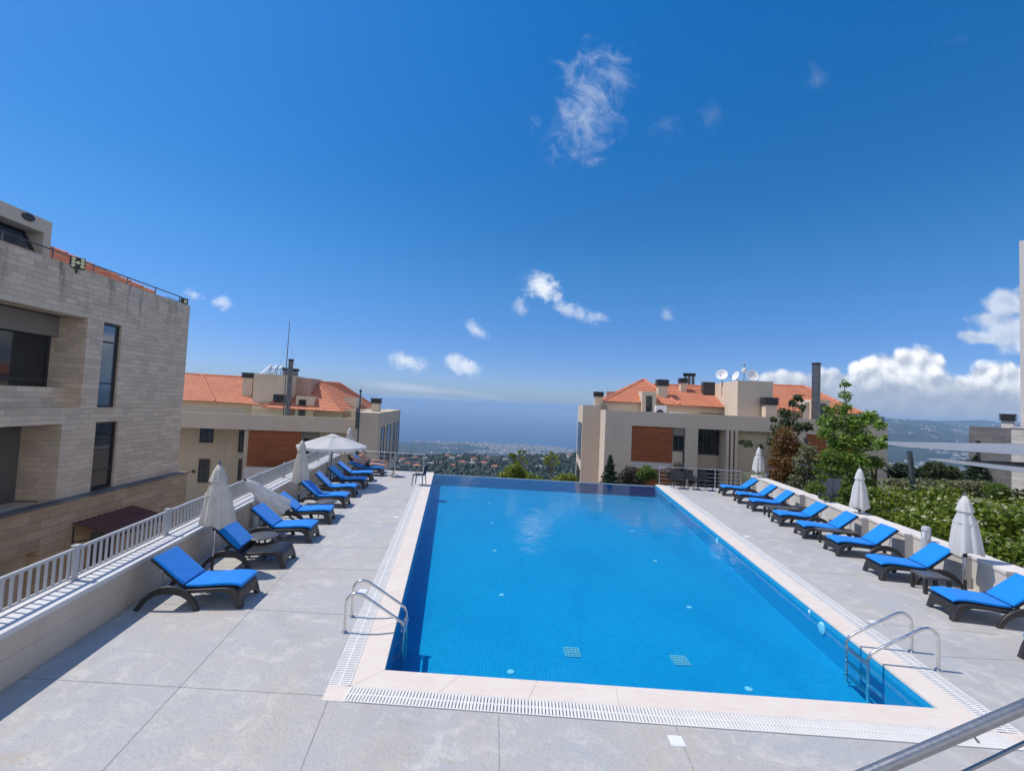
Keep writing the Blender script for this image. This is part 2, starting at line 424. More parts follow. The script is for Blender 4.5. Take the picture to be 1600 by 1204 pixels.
M['bark'] = pm('grey_bark', (.16, .13, .10), (.09, .07, .055), .9, scale=6, bump=.5, bscale=20)
M['forest'] = leaf('forest_canopy', (.010, .021, .009), (.018, .031, .013), (.026, .040, .018), .02, .0)
# --- land and sea
def land():
    m, t, b, _ = new_mat('wooded_hillside')
    P = t.n('ShaderNodeNewGeometry').outputs['Position']
    n1 = t.noise(P, .006, 8, .65); n2 = t.noise(P, .0016, 6, .6); n3 = t.noise(P, .05, 4, .6)
    c = t.mix(t.sstep(n1, .4, .62), (.012, .022, .011, 1), (.024, .034, .018, 1))
    c = t.mix(t.m('MULTIPLY', t.sstep(n2, .52, .68), .5), c, (.12, .105, .075, 1))
    c = t.mix(t.m('MULTIPLY', t.sstep(n3, .5, .7), .5), c, (.03, .045, .022, 1))
    t.put(b.inputs['Base Color'], c); b.inputs['Roughness'].default_value = .95; b.inputs['Specular IOR Level'].default_value = .1
    return m
M['land'] = land()
def sea():
    m, t, b, _ = new_mat('sea_water')
    P = t.n('ShaderNodeNewGeometry').outputs['Position']
    n = t.noise(t.scalev(P, (.00025, .0012, 1)), 1.0, 6, .6)
    t.put(b.inputs['Base Color'], t.mix(t.sstep(n, .35, .7), (.010, .055, .14, 1), (.014, .07, .17, 1)))
    b.inputs['Roughness'].default_value = .38; b.inputs['Specular IOR Level'].default_value = .25
    return m
M['sea'] = sea()
def cityc():
    m, t, b, _ = new_mat('pale_town_walls')
    P = t.n('ShaderNodeNewGeometry').outputs['Position']
    vo = t.n('ShaderNodeTexVoronoi', {'Scale': .02}); t.put(vo.inputs['Vector'], P)
    c = t.mix(t.m('FRACT', t.m('MULTIPLY', t.n('ShaderNodeSeparateColor', {'Color': vo.outputs['Color']}).outputs[0], 3.7)), (.38, .36, .335, 1), (.17, .16, .145, 1))
    t.put(b.inputs['Base Color'], c); b.inputs['Roughness'].default_value = .9
    return m
M['city'] = cityc()
M['house_wall'] = pm('hill_house_render', (.60, .56, .50), (.48, .45, .40), .9, scale=.2)
M['house_roof'] = pm('hill_house_red_tile', (.46, .15, .085), (.36, .12, .07), .9, scale=.3)
M['garden'] = pm('garden_soil', (.13, .12, .08), (.07, .09, .04), .95, scale=1.2, world=True)
M['paving'] = pm('courtyard_paving', (.30, .28, .25), (.24, .22, .20), .9, scale=.8, world=True)
M['skin'] = pm('fair_skin', (.56, .33, .24), (.48, .27, .19), .5, scale=4)  # paler of the two skin tones
M['skin_tan'] = pm('tanned_skin', (.40, .22, .15), (.34, .18, .12), .5, scale=4)
M['hair'] = pm('dark_hair', (.022, .016, .013), (.035, .026, .02), .5, scale=30)
M['swim'] = pm('black_swimwear', (.015, .016, .022), (.022, .022, .03), .6)
M['gate'] = pm('blue_grey_gate_paint', (.13, .15, .19), (.10, .12, .155), .5)
M['post_grey'] = pm('slate_grey_post', (.085, .105, .125), (.07, .085, .10), .45)
M['lamp_yellow'] = pm('pale_yellow_led_lens', (.80, .78, .45), (.70, .70, .40), .3)
# ================================================================ POOL TERRACE
def line_x(p, d, q, e):
    """intersection of 2-D lines p+t d and q+s e"""
    den = d.x*e.y - d.y*e.x; w = q - p
    t = (w.x*e.y - w.y*e.x) / den
    return p + d*t
def v2(p): return Vector((p.x, p.y))
WL = -.11                                    # water level
FLOOR = -.60
pA, pB = v2(G(601, 1047)), v2(G(1467, 1107))
pD, pC = v2(G(678, 741, -.1)), v2(G(1024, 760, -.1))
dL = (pD - pA).normalized(); dR = (pC - pB).normalized(); dN = (pB - pA).normalized(); dF = (pC - pD).normalized()
nL = Vector((-dL.y, dL.x)); nR = Vector((dR.y, -dR.x)); nN = Vector((dN.y, -dN.x)); nF = Vector((-dF.y, dF.x))
def ring(o, far=0.0):
    """pool outline grown by o on three sides: near-left, near-right, far-right, far-left"""
    a = line_x(pA + nL*o, dL, pA + nN*o, dN); b = line_x(pB + nR*o, dR, pA + nN*o, dN)
    c = line_x(pB + nR*o, dR, pD + nF*far, dF); d = line_x(pA + nL*o, dL, pD + nF*far, dF)
    return a, b, c, d
CW, GW = .36, .63                            # coping / grating outer offsets
r0, r1, r2 = ring(0), ring(CW), ring(GW)
def p3(p, z): return (p.x, p.y, z)

# left parapet line and right garden wall line
wl0, wl1 = v2(G(0, 990, .68)), v2(G(524, 713, .68))
dWL = (wl1 - wl0).normalized(); nWL = Vector((-dWL.y, dWL.x))      # nWL points outwards (left)
wr0, wr1 = v2(G(1557, 882, .82)), v2(G(1215, 757, .82))
dWR = (wr1 - wr0).normalized(); nWR = Vector((dWR.y, -dWR.x))      # outwards (right)
LW0 = wl0 - dWL*9.0; LW1 = line_x(wl0, dWL, pD, dF)
RW0 = wr0 - dWR*16.0; RW1 = line_x(wr0, dWR, pD, dF)

# deck: three thick slabs round the pool
def slab(name, poly, z0, z1, m):
    return tag(MB().prism([(p.x, p.y) for p in poly], z0, z1).build(name, m), kind='structure')
e_ = .25
slab('deck', [r2[0], r2[3] , LW1 + nWL*e_, LW0 + nWL*e_, Vector((LW0.x, -4.5)), Vector((r2[0].x + 3.3, -4.5)),
     Vector((r2[0].x + 3.3, line_x(r2[0], dN, Vector((r2[0].x + 3.3, 0)), Vector((0, 1))).y))], -.35, 0, M['deck'])
bx = r2[0].x + 3.3
slab('deck', [Vector((bx, line_x(r2[0], dN, Vector((bx, 0)), Vector((0, 1))).y)), Vector((bx, -4.5)), line_x(wr0 + nWR*.55, dWR, Vector((0, -4.5)), Vector((1, 0))), RW1 + nWR*.55, r2[2], r2[1]], -.35, 0, M['deck'])
# channel bed below gratings and coping
rx = ring(.03)
for i, j in ((0, 3), (0, 1), (1, 2)):
    slab('channel_bed', [r2[i], r2[j], rx[j], rx[i]], -.30, -.022, M['channel'])
# coping slabs
def coping(i, j, n):
    mb = MB()
    a0, a1, b0, b1 = r0[i], r0[j], r1[i], r1[j]
    for k in range(n):
        t0, t1 = k/n, (k+1)/n
        L = (a1-a0).length; g = .0014/L
        q = [a0.lerp(a1, t0+g), a0.lerp(a1, t1-g), b0.lerp(b1, t1-g), b0.lerp(b1, t0+g)]
        mb.prism([(p.x, p.y) for p in q], -.03, .010)
    return tag(mb.build('pool_coping', M['coping'], bevel=.003), kind='structure')
coping(0, 3, 13); coping(0, 1, 7); coping(1, 2, 13)
# gratings: slats across a spine
def grating(i, j, label, trim0, trim1):
    a0, a1, b0, b1 = r1[i], r1[j], r2[i], r2[j]
    d = (a1-a0).normalized(); nn = ((b0+b1)/2 - (a0+a1)/2); nn = (nn - d*nn.dot(d)); w = nn.length; nn.normalize()
    L = (a1-a0).length; o = a0 + nn*.008; w -= .016
    mb = MB(); x = -trim0
    while x < L + trim1:
        c = o + d*x + nn*(w/2)
        mb.obox(p3(c, .002), p3(nn, 0), w, .027, .016); x += .04
    for q in (.004, w/2, w-.004):
        c0 = o + d*(-trim0-.01) + nn*q; c1 = o + d*(L+trim1) + nn*q
        mb.bar(p3(c0, .003), p3(c1, .003), .018 if q == w/2 else .012, .0165)
    o = mb.build('drain_grate', M['grate'])
    return tag(o, label, 'drain grate', 'white overflow gratings around the pool')
grating(0, 3, 'white slatted overflow grating beside the left pool edge', -.03, -.1)
grating(0, 1, 'white slatted overflow grating along the near pool edge', -.02, .0)
grating(1, 2, 'white slatted overflow grating beside the right pool edge', -.03, -.1)
# cream corner tiles where gratings meet
for i, dd in ((0, 1), (1, 1)):
    c = r2[i]; u = dN if i == 0 else -dN; w = dL if i == 0 else dR
    q = [c, line_x(c, u, r1[i], w), r1[i], line_x(c, w, r1[i], u)]
    tag(MB().prism([(p.x, p.y) for p in q], -.02, .006).build('pool_coping', M['coping']), kind='structure')
# basin
mb = MB()
def wallq(a, b, z0, z1): mb.add([p3(a, z0), p3(b, z0), p3(b, z1), p3(a, z1)], [(0, 1, 2, 3)])
wallq(r0[0], r0[3], FLOOR, -.03); wallq(r0[1], r0[0], FLOOR, -.03); wallq(r0[2], r0[1], FLOOR, -.03); wallq(r0[3], r0[2], FLOOR, WL-.015)
mb.add([p3(p, FLOOR) for p in r0], [(0, 1, 2, 3)])
tag(mb.build('pool_basin', M['mosaic'], recalc=False), kind='structure')
far = ring(0, .10)
tag(MB().prism([(p.x, p.y) for p in (r0[3], r0[2], far[2], far[3])], -4.0, WL-.012).build('infinity_edge', M['mosaic']), kind='structure')
lip0, lip1 = ring(0, .06), ring(0, .12)
tag(MB().prism([(p.x, p.y) for p in (lip0[3], lip0[2], lip1[2], lip1[3])], WL-.01, WL+.022).build('infinity_lip', M['white_metal']), kind='structure')
wv = ring(-.001, .061)
tag(MB().add([p3(p, WL) for p in wv], [(0, 1, 2, 3)]).build('pool_water', M['water'], recalc=False), kind='structure')
# podium under the terrace
slab('terrace_podium', [LW0 + nWL*.2, Vector((LW0.x, -4.4)), line_x(wr0 + nWR*.5, dWR, Vector((0, -4.4)), Vector((1, 0))), r2[2] - dF*-.2, r2[2], r0[2] - nF*.05, r0[3] - nF*.05, LW1 + nWL*.2 - nF*.05], -6, -.7, M['wall_white'])
# underwater fittings
fl = [(773, 860), (784, 929), (798, 1049), (1170, 1076), (1077, 948), (1024, 876), (988, 829), (769, 817), (764, 786), (962, 797)]
def disc(name, p, r, h, m, label, cat, group=None, axis=None):
    mb = MB(); mb.lathe([(r, 0), (r, h*.6), (r*.7, h), (r*.25, h*1.05)], 18)
    o = mb.build(name, m, smooth=40); o.location = p
    if axis: o.rotation_euler = Vector(axis).to_track_quat('Z', 'Y').to_euler()
    return tag(o, label, cat, group)
for q in fl:
    disc('pool_inlet', G(q[0], q[1], FLOOR + .001), .055, .012, M['inlet'], 'small round white inlet cap on the blue pool floor', 'pool inlet', 'white inlets set in the pool floor')
def on_right(px, py):
    d = ray(px, py); n = Vector((nR.x, nR.y, 0)); o = Vector((pB.x, pB.y, EYE)); t = (o - CAMPOS).dot(n)/d.dot(n)
    return CAMPOS + d*t - n*.002
for q, lab, r in (((1285, 981), 'round underwater lamp on right pool wall nearest the ladder', .10), ((1121, 845), 'round underwater lamp on right pool wall far from the ladder', .10)):
    disc('pool_lamp', on_right(*q), r, .03, M['inlet'], lab, 'pool lamp', 'round lamps in the pool wall', (-nR.x, -nR.y, 0))
disc('pool_inlet', on_right(1265, 955), .035, .012, M['inlet'], 'small white inlet beside the lamp on right pool wall', 'pool inlet', None, (-nR.x, -nR.y, 0))
for q, lab in (((894, 1019), 'square pale floor drain in the pool, left of the two'), ((1063, 1032), 'square pale floor drain in the pool, right of the two')):
    c = G(q[0], q[1], FLOOR); mb = MB()
    for k in range(6): mb.box(-.13, .13, -.125+k*.05-.012, -.125+k*.05+.012, 0, .016)
    for k in range(5): mb.box(-.12+k*.06-.006, -.12+k*.06+.006, -.13, .13, 0, .013)
    tag(mb.build('pool_drain', M['pool_grate'], loc=c), lab, 'pool drain', 'square drains on the pool floor')
# deck joints
def joint(pts):
    mb = MB(); P_ = [G(*p) for p in pts]
    for a, b in zip(P_, P_[1:]):
        mb.bar((a.x, a.y, .0005), (b.x, b.y, .0005), .0065, .004)
    tag(mb.build('deck_joint', M['joint']), kind='structure')
def joint_w(a, b):
    mb = MB(); mb.bar(p3(a, .0005), p3(b, .0005), .0065, .004); tag(mb.build('deck_joint', M['joint']), kind='structure')
gj = v2(G(279, 1075))
q0 = line_x(gj, dL*1.0 + Vector((-.02, 0)), LW0, dN); 
jd = (v2(G(530, 804)) - gj).normalized()
joint_w(gj - jd*7, gj + jd*15.5)
for py_l, py_r in (((95, 1062), (520, 1087)), ((391, 951), (540, 960)), ((399, 886), (601, 891)), ((470, 852), (610, 856)), ((505, 815), (622, 819)), ((545, 790), (632, 793))):
    a, b = v2(G(*py_l)), v2(G(*py_r)); d = (b-a).normalized()
    joint_w(line_x(a, d, wl0, dWL), line_x(a, d, r2[0], dL))
joint([(514, 1089), (469, 1204), (455, 1240)]); joint([(779, 1108), (780, 1204), (780, 1240)]); joint([(1052, 1125), (1085, 1204), (1100, 1240)])
joint([(1467, 1025), (1600, 1032), (1700, 1037)]); joint([(1250, 893), (1441, 903)]); joint([(1160, 838), (1300, 846)]); joint([(1345, 972), (1560, 990)])
# square covers in the deck
for q, lab in (((1057, 1157), 'square white access cover in the near deck'), ((567, 923), 'square white access cover behind the left ladder'),
               ((1367, 972), 'square white access cover beside the right ladder'), ((620, 808), 'square white access cover beside the left grating'), ((1167, 838), 'square white access cover in the right deck far from the ladder')):
    c = G(*q); o = MB().box(-.075, .075, -.075, .075, -.01, .005).box(-.055, .055, -.055, .055, .005, .007).build('access_cover', M['white'], loc=c, rz=math.atan2(dN.y, dN.x))
    tag(o, lab, 'access cover', 'square white covers in the deck')

# ---------------------------------------------------------------- left parapet with picket railing
HW = .68
par = empty('parapet_wall', p3(wl0, 0), math.atan2(dWL.y, dWL.x), 'low rendered parapet wall running along the left deck', 'parapet wall')
Lp = (LW1 - wl0).length
MB().box(-9, Lp, .0, .50, -5.5, HW-.07).build('wall', M['parapet'], par)
MB().box(-9, Lp, -.012, .53, HW-.07, HW).build('coping', M['cap_left'], par, bevel=.008)
rl = empty('picket_railing', p3(wl0 + nWL*.37, HW), math.atan2(dWL.y, dWL.x), 'white metal picket railing on top of the left parapet', 'railing')
s0 = (v2(G(113, 906, HW)) - wl0).dot(dWL); pitch = 2.17; RH = .485
posts = [s0 + pitch*k for k in range(-3, 7)]
pm_ = None
def shared(name, base, loc, parent):
    o = base.copy(); o.name = name; COL.objects.link(o); o.parent = parent; o.location = loc; return o
for k, sx in enumerate(posts):
    if k == 0: pb = MB().box(-.03, .03, -.03, .03, 0, RH).box(-.045, .045, -.045, .045, RH, RH+.025).box(-.05, .05, -.05, .05, 0, .012).build('post', M['white_metal'], rl, bevel=.004, loc=(sx, 0, 0))
    else: shared('post', pb, (sx, 0, 0), rl)
MB().bar((posts[0], 0, RH-.03), (Lp-.05, 0, RH-.03), .05, .04).build('top_rail', M['white_metal'], rl, bevel=.004)
MB().bar((posts[0], 0, .06), (Lp-.05, 0, .06), .03, .03).build('bottom_rail', M['white_metal'], rl)
pk = []
x = posts[0]
while x < Lp - .1:
    if min(abs(x - q) for q in posts) > .05: pk.append(x)
    x += pitch/18
pk.sort(key=lambda x: -x if False else x)
vis = [x for x in pk if x > -1.2]
first = None
for x in vis[:100]:
    if first is None: first = MB().box(-.009, .009, -.016, .016, .06, RH-.04).build('picket', M['white_metal'], rl, loc=(x, 0, 0))
    else: shared('picket', first, (x, 0, 0), rl)
mb = MB()
for x in [q for q in pk if q <= -1.2] + vis[100:]: mb.box(x-.009, x+.009, -.016, .016, .06, RH-.04)
tag(mb.build('picket', M['white_metal'], rl), kind='stuff')

# ---------------------------------------------------------------- right garden wall: slightly saw-toothed bays
gw = empty('garden_wall', p3(wr0, 0), 0, 'low pale stepped garden wall behind the right loungers', 'garden wall')
steps = [(1690, 960), (1553, 922), (1452, 880), (1372, 848), (1290, 805), (1203, 770), (1140, 762)]
ts = [(v2(G(*q)) - wr0).dot(dWR) for q in steps]; ts = [-16] + ts; ts[-1] = (RW1 - wr0).dot(dWR)
for k in range(len(ts) - 1):
    t0, t1 = ts[k], ts[k+1]
    a = dWR*t0 + nWR*.21; b = dWR*t1 + nWR*.40
    c, d = b + nWR*.36, a + nWR*.60
    MB().prism([(p.x, p.y) for p in (a, b, c, d)], -.3, .63).build('wall_bay', M['wall_white'], gw)
    g = .02
    MB().prism([(p.x, p.y) for p in (a - nWR*g, b - nWR*g, c, d)], .63, .70).build('coping', M['wall_cap'], gw, bevel=.006)

# ---------------------------------------------------------------- steel bar railings at the far end
def bar_railing(pts, h, label, posts_at):
    P_ = [Vector(p) for p in pts]
    r = empty('bar_railing', P_[0], 0, label, 'railing')
    L_ = [p - P_[0] for p in P_]
    MB().tube([p + Vector((0, 0, h)) for p in L_], .024, 10).build('top_rail', M['steel'], r, smooth=40)
    for k in range(4):
        MB().tube([p + Vector((0, 0, h*(.16 + .2*k))) for p in L_], .007, 6).build('cross_bar', M['steel'], r, smooth=40)
    for q in posts_at:
        q = Vector(q) - P_[0]
        MB().tube([q, q + Vector((0, 0, h - .02))], .021, 10).lathe([(.05, 0), (.05, .012), (.02, .015)], 12, q.x, q.y).build('post', M['steel'], r, smooth=40)
fl0 = LW1 + nWL*.1 - nF*.06; fl1 = r2[3] - nF*.12 + dF*.2
def lerp3(a, b, t, z=0): q = a.lerp(b, t); return (q.x, q.y, z)
bar_railing([p3(fl0, 0), p3(fl1, 0)], .88, 'thin steel railing across the far end of left deck', [lerp3(fl0, fl1, t) for t in (.02, .33, .66, .985)])
fr0 = r0[2] + dF*.1 - nF*.1; fr1 = line_x(wr0, dWR, fr0, dF) 
bar_railing([p3(fr0, 0), p3(fr1 - dF*.1, 0)], .88, 'thin steel railing across the far end of right deck', [lerp3(fr0, fr1, t) for t in (.01, .34, .67, .97)])

# ---------------------------------------------------------------- near stair handrail (bottom right)
a, b = AT(1295, 1234.5, 2.1), AT(1760, 1034.5, 2.1); dd = (b - a).normalized()
hr = empty('stair_handrail', a, 0, 'round brushed steel stair handrail sloping up close to the camera', 'handrail')
aa = a - dd*.4; bb = b + dd*.4
MB().tube([aa - a, bb - a], .0262, 24).build('top_rail', M['rail_steel'], hr, smooth=40)
a2, b2 = AT(1450, 1233, 2.1), AT(1750, 1087, 2.1); d2 = (b2 - a2).normalized()
MB().tube([a2 - d2*.6 - a, b2 + d2*.4 - a], .0085, 14).build('lower_bar', M['rail_steel'], hr, smooth=40)
for q in (aa, bb):
    MB().tube([Vector((q.x, q.y, 0)) - a, Vector((q.x, q.y, q.z)) - a], .021, 14).build('post', M['rail_steel'], hr, smooth=40)
st = AT(1519, 1141, 2.1)
MB().tube([st - a + Vector((.0, .0, -.0)), st - a + Vector((.012, .0, -.03)), st - a + Vector((.03, 0, -.05))], .006, 8).build('fixing_stub', M['rail_steel'], hr, smooth=40)

# ---------------------------------------------------------------- pool ladders
def ladder(foot_near, foot_far, pool_dir, reach, label):
    f0, f1 = G(*foot_near), G(*foot_far)
    L = empty('pool_ladder', (f0 + f1)/2, math.atan2(pool_dir.y, pool_dir.x), label, 'pool ladder', 'steel pool ladders')
    half = (f1 - f0).length/2
    prof = [(0, 0), (0, .42), (.015, .49), (.06, .55), (.13, .575), (.2, .56), (.26, .53), (reach-.12, .20), (reach-.04, .14), (reach, .05), (reach, -.52), (reach-.05, -.56)]
    # round the polyline
    for sg in (-1, 1):
        MB().tube([(x, sg*half, z) for x, z in prof], .0215, 14).build('handle', M['steel'], L, smooth=60)
        MB().lathe([(.045, 0), (.045, .014), (.028, .03)], 16, 0, sg*half).build('foot_plate', M['steel'], L, smooth=40)
    for z in (-.02, -.22, -.42):
        MB().box(reach-.04, reach+.04, -half+.022, half-.022, z-.012, z+.012).build('step', M['steel'], L, bevel=.006)
ladder((537, 988), (550.5, 963.5), -nL, .86, 'curved steel pool ladder at the left pool edge')
ladder((1467, 1047), (1423.5, 1018), -nR, .93, 'curved steel pool ladder at the right pool edge')
# ================================================================ SUN LOUNGERS
def make_lounger(back=40, seat_cush=True, back_cush=True, thick=False):
    r = empty('sun_lounger')
    top = [(.70, .305), (.9, .312), (1.1, .325), (1.3, .338), (1.45, .34), (1.55, .325), (1.615, .285), (1.645, .22)]
    MB().sheet([[(x, y, z) for y in (-.31, -.15, 0, .15, .31)] for x, z in top], (-.006, 0, -.03)).build('seat', M['wicker'], r, smooth=45)
    ys = [-1, -.85, -.74, -.6, -.45, -.3, -.15, 0, .15, .3, .45, .6, .74, .85, 1]
    def bot(y): return 0 if abs(y) > .73 else .125*math.sqrt(max(0, 1-(y/.74)**2))
    rows = []
    for k in range(5):
        q = k/4; rows.append([(1.645 + .065*(q*(1 - bot(y)/.22))**1.5, y*(.31 + .03*q), .222 - (.222 - bot(y))*q) for y in ys])
    MB().sheet(rows, (-.03, 0, 0)).build('foot_panel', M['wicker'], r, smooth=45)
    leg = [(.60, .255), (.75, .30), (1.1, .32), (1.4, .335), (1.53, .322), (1.61, .275), (1.655, .18), (1.69, .07), (1.705, 0), (1.61, 0), (1.59, .08), (1.55, .17), (1.48, .235), (1.38, .262), (1.1, .262), (.8, .245)]
    arm = [(0, 0), (.05, .085), (.13, .19), (.24, .295), (.38, .362), (.52, .385), (.66, .37), (.78, .325), (.90, .235), (.99, .115), (1.045, 0),
           (.955, 0), (.91, .085), (.83, .17), (.73, .225), (.62, .25), (.45, .25), (.33, .225), (.22, .16), (.14, .08), (.085, 0)]
    for sg in (-1, 1):
        lo, hi = sorted((sg*.285, sg*.338))
        MB().prism(leg, lo, hi, 'y').build('leg', M['resin'], r, smooth=35, bevel=.008)
        lo, hi = sorted((sg*.341, sg*.395))
        MB().prism(arm, lo, hi, 'y').build('armrest', M['resin'], r, smooth=35, bevel=.012)
    a = rad(back); u = Vector((-math.cos(a), 0, math.sin(a))); n = Vector((math.sin(a), 0, math.cos(a))); h = Vector((.735, 0, .315))
    def bk(s, y, t): q = h + u*s + n*t; return (q.x, y, q.z)
    L = .74
    MB().sheet([[bk(s, y, .0) for y in (-.29, 0, .29)] for s in (0, .2, .4, .6, L)], -n*.035).build('backrest', M['wicker'], r, bevel=.01)
    for sg in (-1, 1):
        q = bk(.50, sg*.30, -.02); MB().tube([bk(.46, sg*.26, -.04), q, (q[0] + .05, sg*.325, q[2]-.02), (.43, sg*.33, .34)], [.010, .010, .009, .008], 8).build('bracket', M['flue'], r, smooth=40)
    if seat_cush:
        pts = [(.745, .328), (.95, .328), (1.15, .340), (1.3, .352), (1.48, .356), (1.6, .345), (1.665, .322)]
        MB().sheet([[(x, y, z + .05) for y in (-.295, -.1, .1, .295)] for x, z in pts], (0, 0, -.048)).build('seat_cushion', M['blue'], r, smooth=40, bevel=.014)
    if back_cush:
        th = .11 if thick else .05
        MB().sheet([[bk(s, y, .004 + th) for y in (-.29, -.1, .1, .29)] for s in (.05, .25, .5, L - .02)], -n*(th-.002)).build('back_cushion', M['blue'], r, smooth=40, bevel=.016)
    return r
LOUNGER = {}
def lounger(kind, corner, heading, side, label):
    """corner: ground point of the camera-side front foot; side: local y of that foot"""
    R = Matrix.Rotation(heading, 2); o = v2(corner) - R @ Vector((1.69*.93, side*.34))
    if kind not in LOUNGER: q = LOUNGER[kind] = make_lounger(**KINDS[kind])
    else: q = copy_tree(LOUNGER[kind])
    q.location = (o.x, o.y, .0); q.rotation_euler = (0, 0, heading); q.scale = (.93, 1, 1)
    tag(q, label, 'sun lounger', 'blue cushioned loungers along both sides of the pool')
    return q
KINDS = dict(std=dict(back=39), high=dict(back=43), low=dict(back=36), flat=dict(back=20), fold=dict(back=42, seat_cush=False, thick=True), bare=dict(back=38, seat_cush=False, back_cush=False))
hl = math.atan2(-nWL.y, -nWL.x)
left = [((375, 951), 'std', 'blue lounger nearest the camera on the left deck, beside the closed umbrella'),
        ((444, 888), 'fold', 'dark lounger with bare seat and its cushion folded up on the backrest'),
        ((484.7, 848.4), 'std', 'blue lounger on the left deck beside the round table, next beyond the bare seat'),
        ((516, 818.7), 'low', 'blue lounger under the umbrella leaning on the left parapet'),
        ((539.4, 793.7), 'std', 'blue lounger on the left deck just nearer than the second round table'),
        ((555, 777), 'high', 'blue lounger shaded at its back, just before the open umbrella'),
        ((570, 764), 'std', 'blue lounger right under the open white umbrella'),
        ((580.6, 752.7), 'low', 'blue lounger just before the sunbathers, beyond the open umbrella'),
        ((597.7, 744.2), 'flat', 'blue lounger with the nearer sunbather lying on it at the left deck end')]
LL = []
for i, (q, k, lab) in enumerate(left):
    LL.append(lounger(k, G(*q), hl + rad((-3, -1, -3, 2, -2, 3, -2, 1, 0)[i]), -1, lab))
far_c = v2(G(597.7, 744.2)) + dWL*.86 - nWL*-.12
LL.append(lounger('low', far_c, hl, -1, 'blue lounger farthest along the left parapet, under the second sunbather'))
cw_ = v2(G(1450.4, 947.3)) - v2(G(1490.6, 970.9))
hr_ = math.atan2(cw_.y, cw_.x) + math.pi/2
right = [((1130, 774.4), 'low', 'blue lounger farthest along the right wall, beside the far closed umbrella'),
         ((1153.8, 786.6), 'std', 'second blue lounger from the far end of the right deck'),
         ((1176.3, 798.8), 'std', 'third blue lounger from the far end of right deck, beside a long dark table'),
         ((1219.4, 822.2), 'low', 'blue lounger next to the bare dark lounger on the right, on its nearer side'),
         ((1256, 841.6), 'std', 'blue lounger by the middle closed umbrella on the right deck'),
         ((1309.5, 869.2), 'std', 'blue lounger between the middle umbrella and the grey bollard light'),
         ((1377.7, 907), 'std', 'blue lounger behind the small square table, in front of grey bollard light'),
         ((1490.6, 970.9), 'std', 'blue lounger cut by the right picture edge, under the nearest right umbrella')]
for i, (q, k, lab) in enumerate(right):
    LL.append(lounger(k, G(*q), hr_ + rad((2, -2, 0, 3, -1, 2, 0, -2)[i]), 1, lab))
p = v2(G(1590.5, 1024.5)); R9 = Matrix.Rotation(hr_, 2)
LL.append(lounger('std', p + R9 @ Vector((0, .68)), hr_, 1, 'dark foot of a lounger just entering at the right picture edge'))

# ================================================================ UMBRELLAS
def fold_fn(n, amp, ph=0):
    return lambda q, i: 1 + amp[min(i, len(amp)-1)]*(math.cos(n*q + ph) + .35*math.cos((n*2+1)*q + 1.7*ph))
def closed_umbrella(H, m, seed, zlow, rad_=.29, base=True):
    r = empty('closed_umbrella')
    rnd = random.Random(seed); ph = rnd.random()*6
    MB().tube([(0, 0, .03), (0, 0, H - .05)], .019, 12).build('pole', M['steel'], r, smooth=40)
    MB().tube([(0, 0, .0), (0, 0, .30)], .028, 12).build('pole_socket', M['black'], r, smooth=40)
    zs = [zlow, zlow+.05, zlow+.28, zlow+.6, H-.42, H-.30, H-.20]
    k = rad_
    pr = [(k, zs[0]), (k*.99, zs[1]), (k*.88, zs[2]), (k*.70, zs[3]), (k*.46, zs[4]), (k*.40, zs[5]), (k*.30, zs[6]), (.03, H-.10)]
    cb = MB().lathe(pr, 64, fn=fold_fn(8, [.15, .14, .13, .11, .08, .05, .04, .0], ph))
    for i, (x, y, z) in enumerate(cb.v):
        q = math.atan2(y, x); t = max(0, 1 - (z-zlow)/(H-zlow-.2))
        w = 1 + t*(.07*math.sin(2*q + ph*2) + .05*math.sin(3*q - ph) + .03*math.sin(5*z*9 + ph))
        cb.v[i] = (x*w + .02*t*math.cos(ph), y*w + .02*t*math.sin(ph), z + t*t*(.035*math.sin(3*q + ph) + .022*math.cos(5*q)))
    cb.build('canopy', m, r, smooth=80)
    MB().lathe([(k*.56, H-.37), (k*.52, H-.33), (k*.36, H-.18), (.03, H-.05)], 48, fn=fold_fn(8, [.09, .07, .04, 0], ph+.4)).build('top_vent', m, r, smooth=80)
    MB().lathe([(.03, H-.06), (.034, H-.03), (.015, H+.0), (.01, H+.04)], 12).build('finial', M['flue'], r, smooth=40)
    z = zs[3]; rr = k*.73
    MB().tube([(rr*math.cos(q/16*2*math.pi), rr*math.sin(q/16*2*math.pi), z + .012*math.sin(q)) for q in range(17)], .008, 6, False).build('tie_strap', m, r, smooth=60)
    MB().tube([(rr*.2, -rr*1.02, z), (rr*.24, -rr*1.13, z-.15), (rr*.22, -rr*1.2, z-.3)], .007, 6).build('tie_cord', m, r, smooth=60)
    MB().lathe([(.035, zlow-.12), (.035, zlow-.02), (.026, zlow)], 12).build('crank_hub', M['black'], r, smooth=40)
    if base: MB().lathe([(.20, 0), (.20, .035), (.05, .055), (.04, .10)], 20).build('base', M['dark_metal'], r, smooth=40)
    return r
GU = 'white market umbrellas beside the loungers'
def put(o, p, label, cat, group=None, rz=0):
    o.location = (p.x, p.y, p.z if len(p) > 2 else 0); o.rotation_euler = (0, 0, rz); return tag(o, label, cat, group)
put(closed_umbrella(2.13, M['canvas_old'], 1, .92, .27, False), G(330.5, 893), 'closed cream umbrella nearest the camera on the left, by first lounger', 'umbrella', GU)
put(closed_umbrella(2.10, M['canvas_old'], 2, .72, .255, False), G(466, 787), 'closed cream umbrella standing between the leaning one and the open one', 'umbrella', GU, .7)
put(closed_umbrella(2.20, M['canvas_old'], 3, .95, .27), G(543, 741), 'closed cream umbrella behind the open umbrella at the far left corner', 'umbrella', GU, .3)
put(closed_umbrella(2.12, M['canvas'], 4, .98, .24), G(1184.7, 769), 'closed white umbrella at the far end of the right deck', 'umbrella', GU, .9)
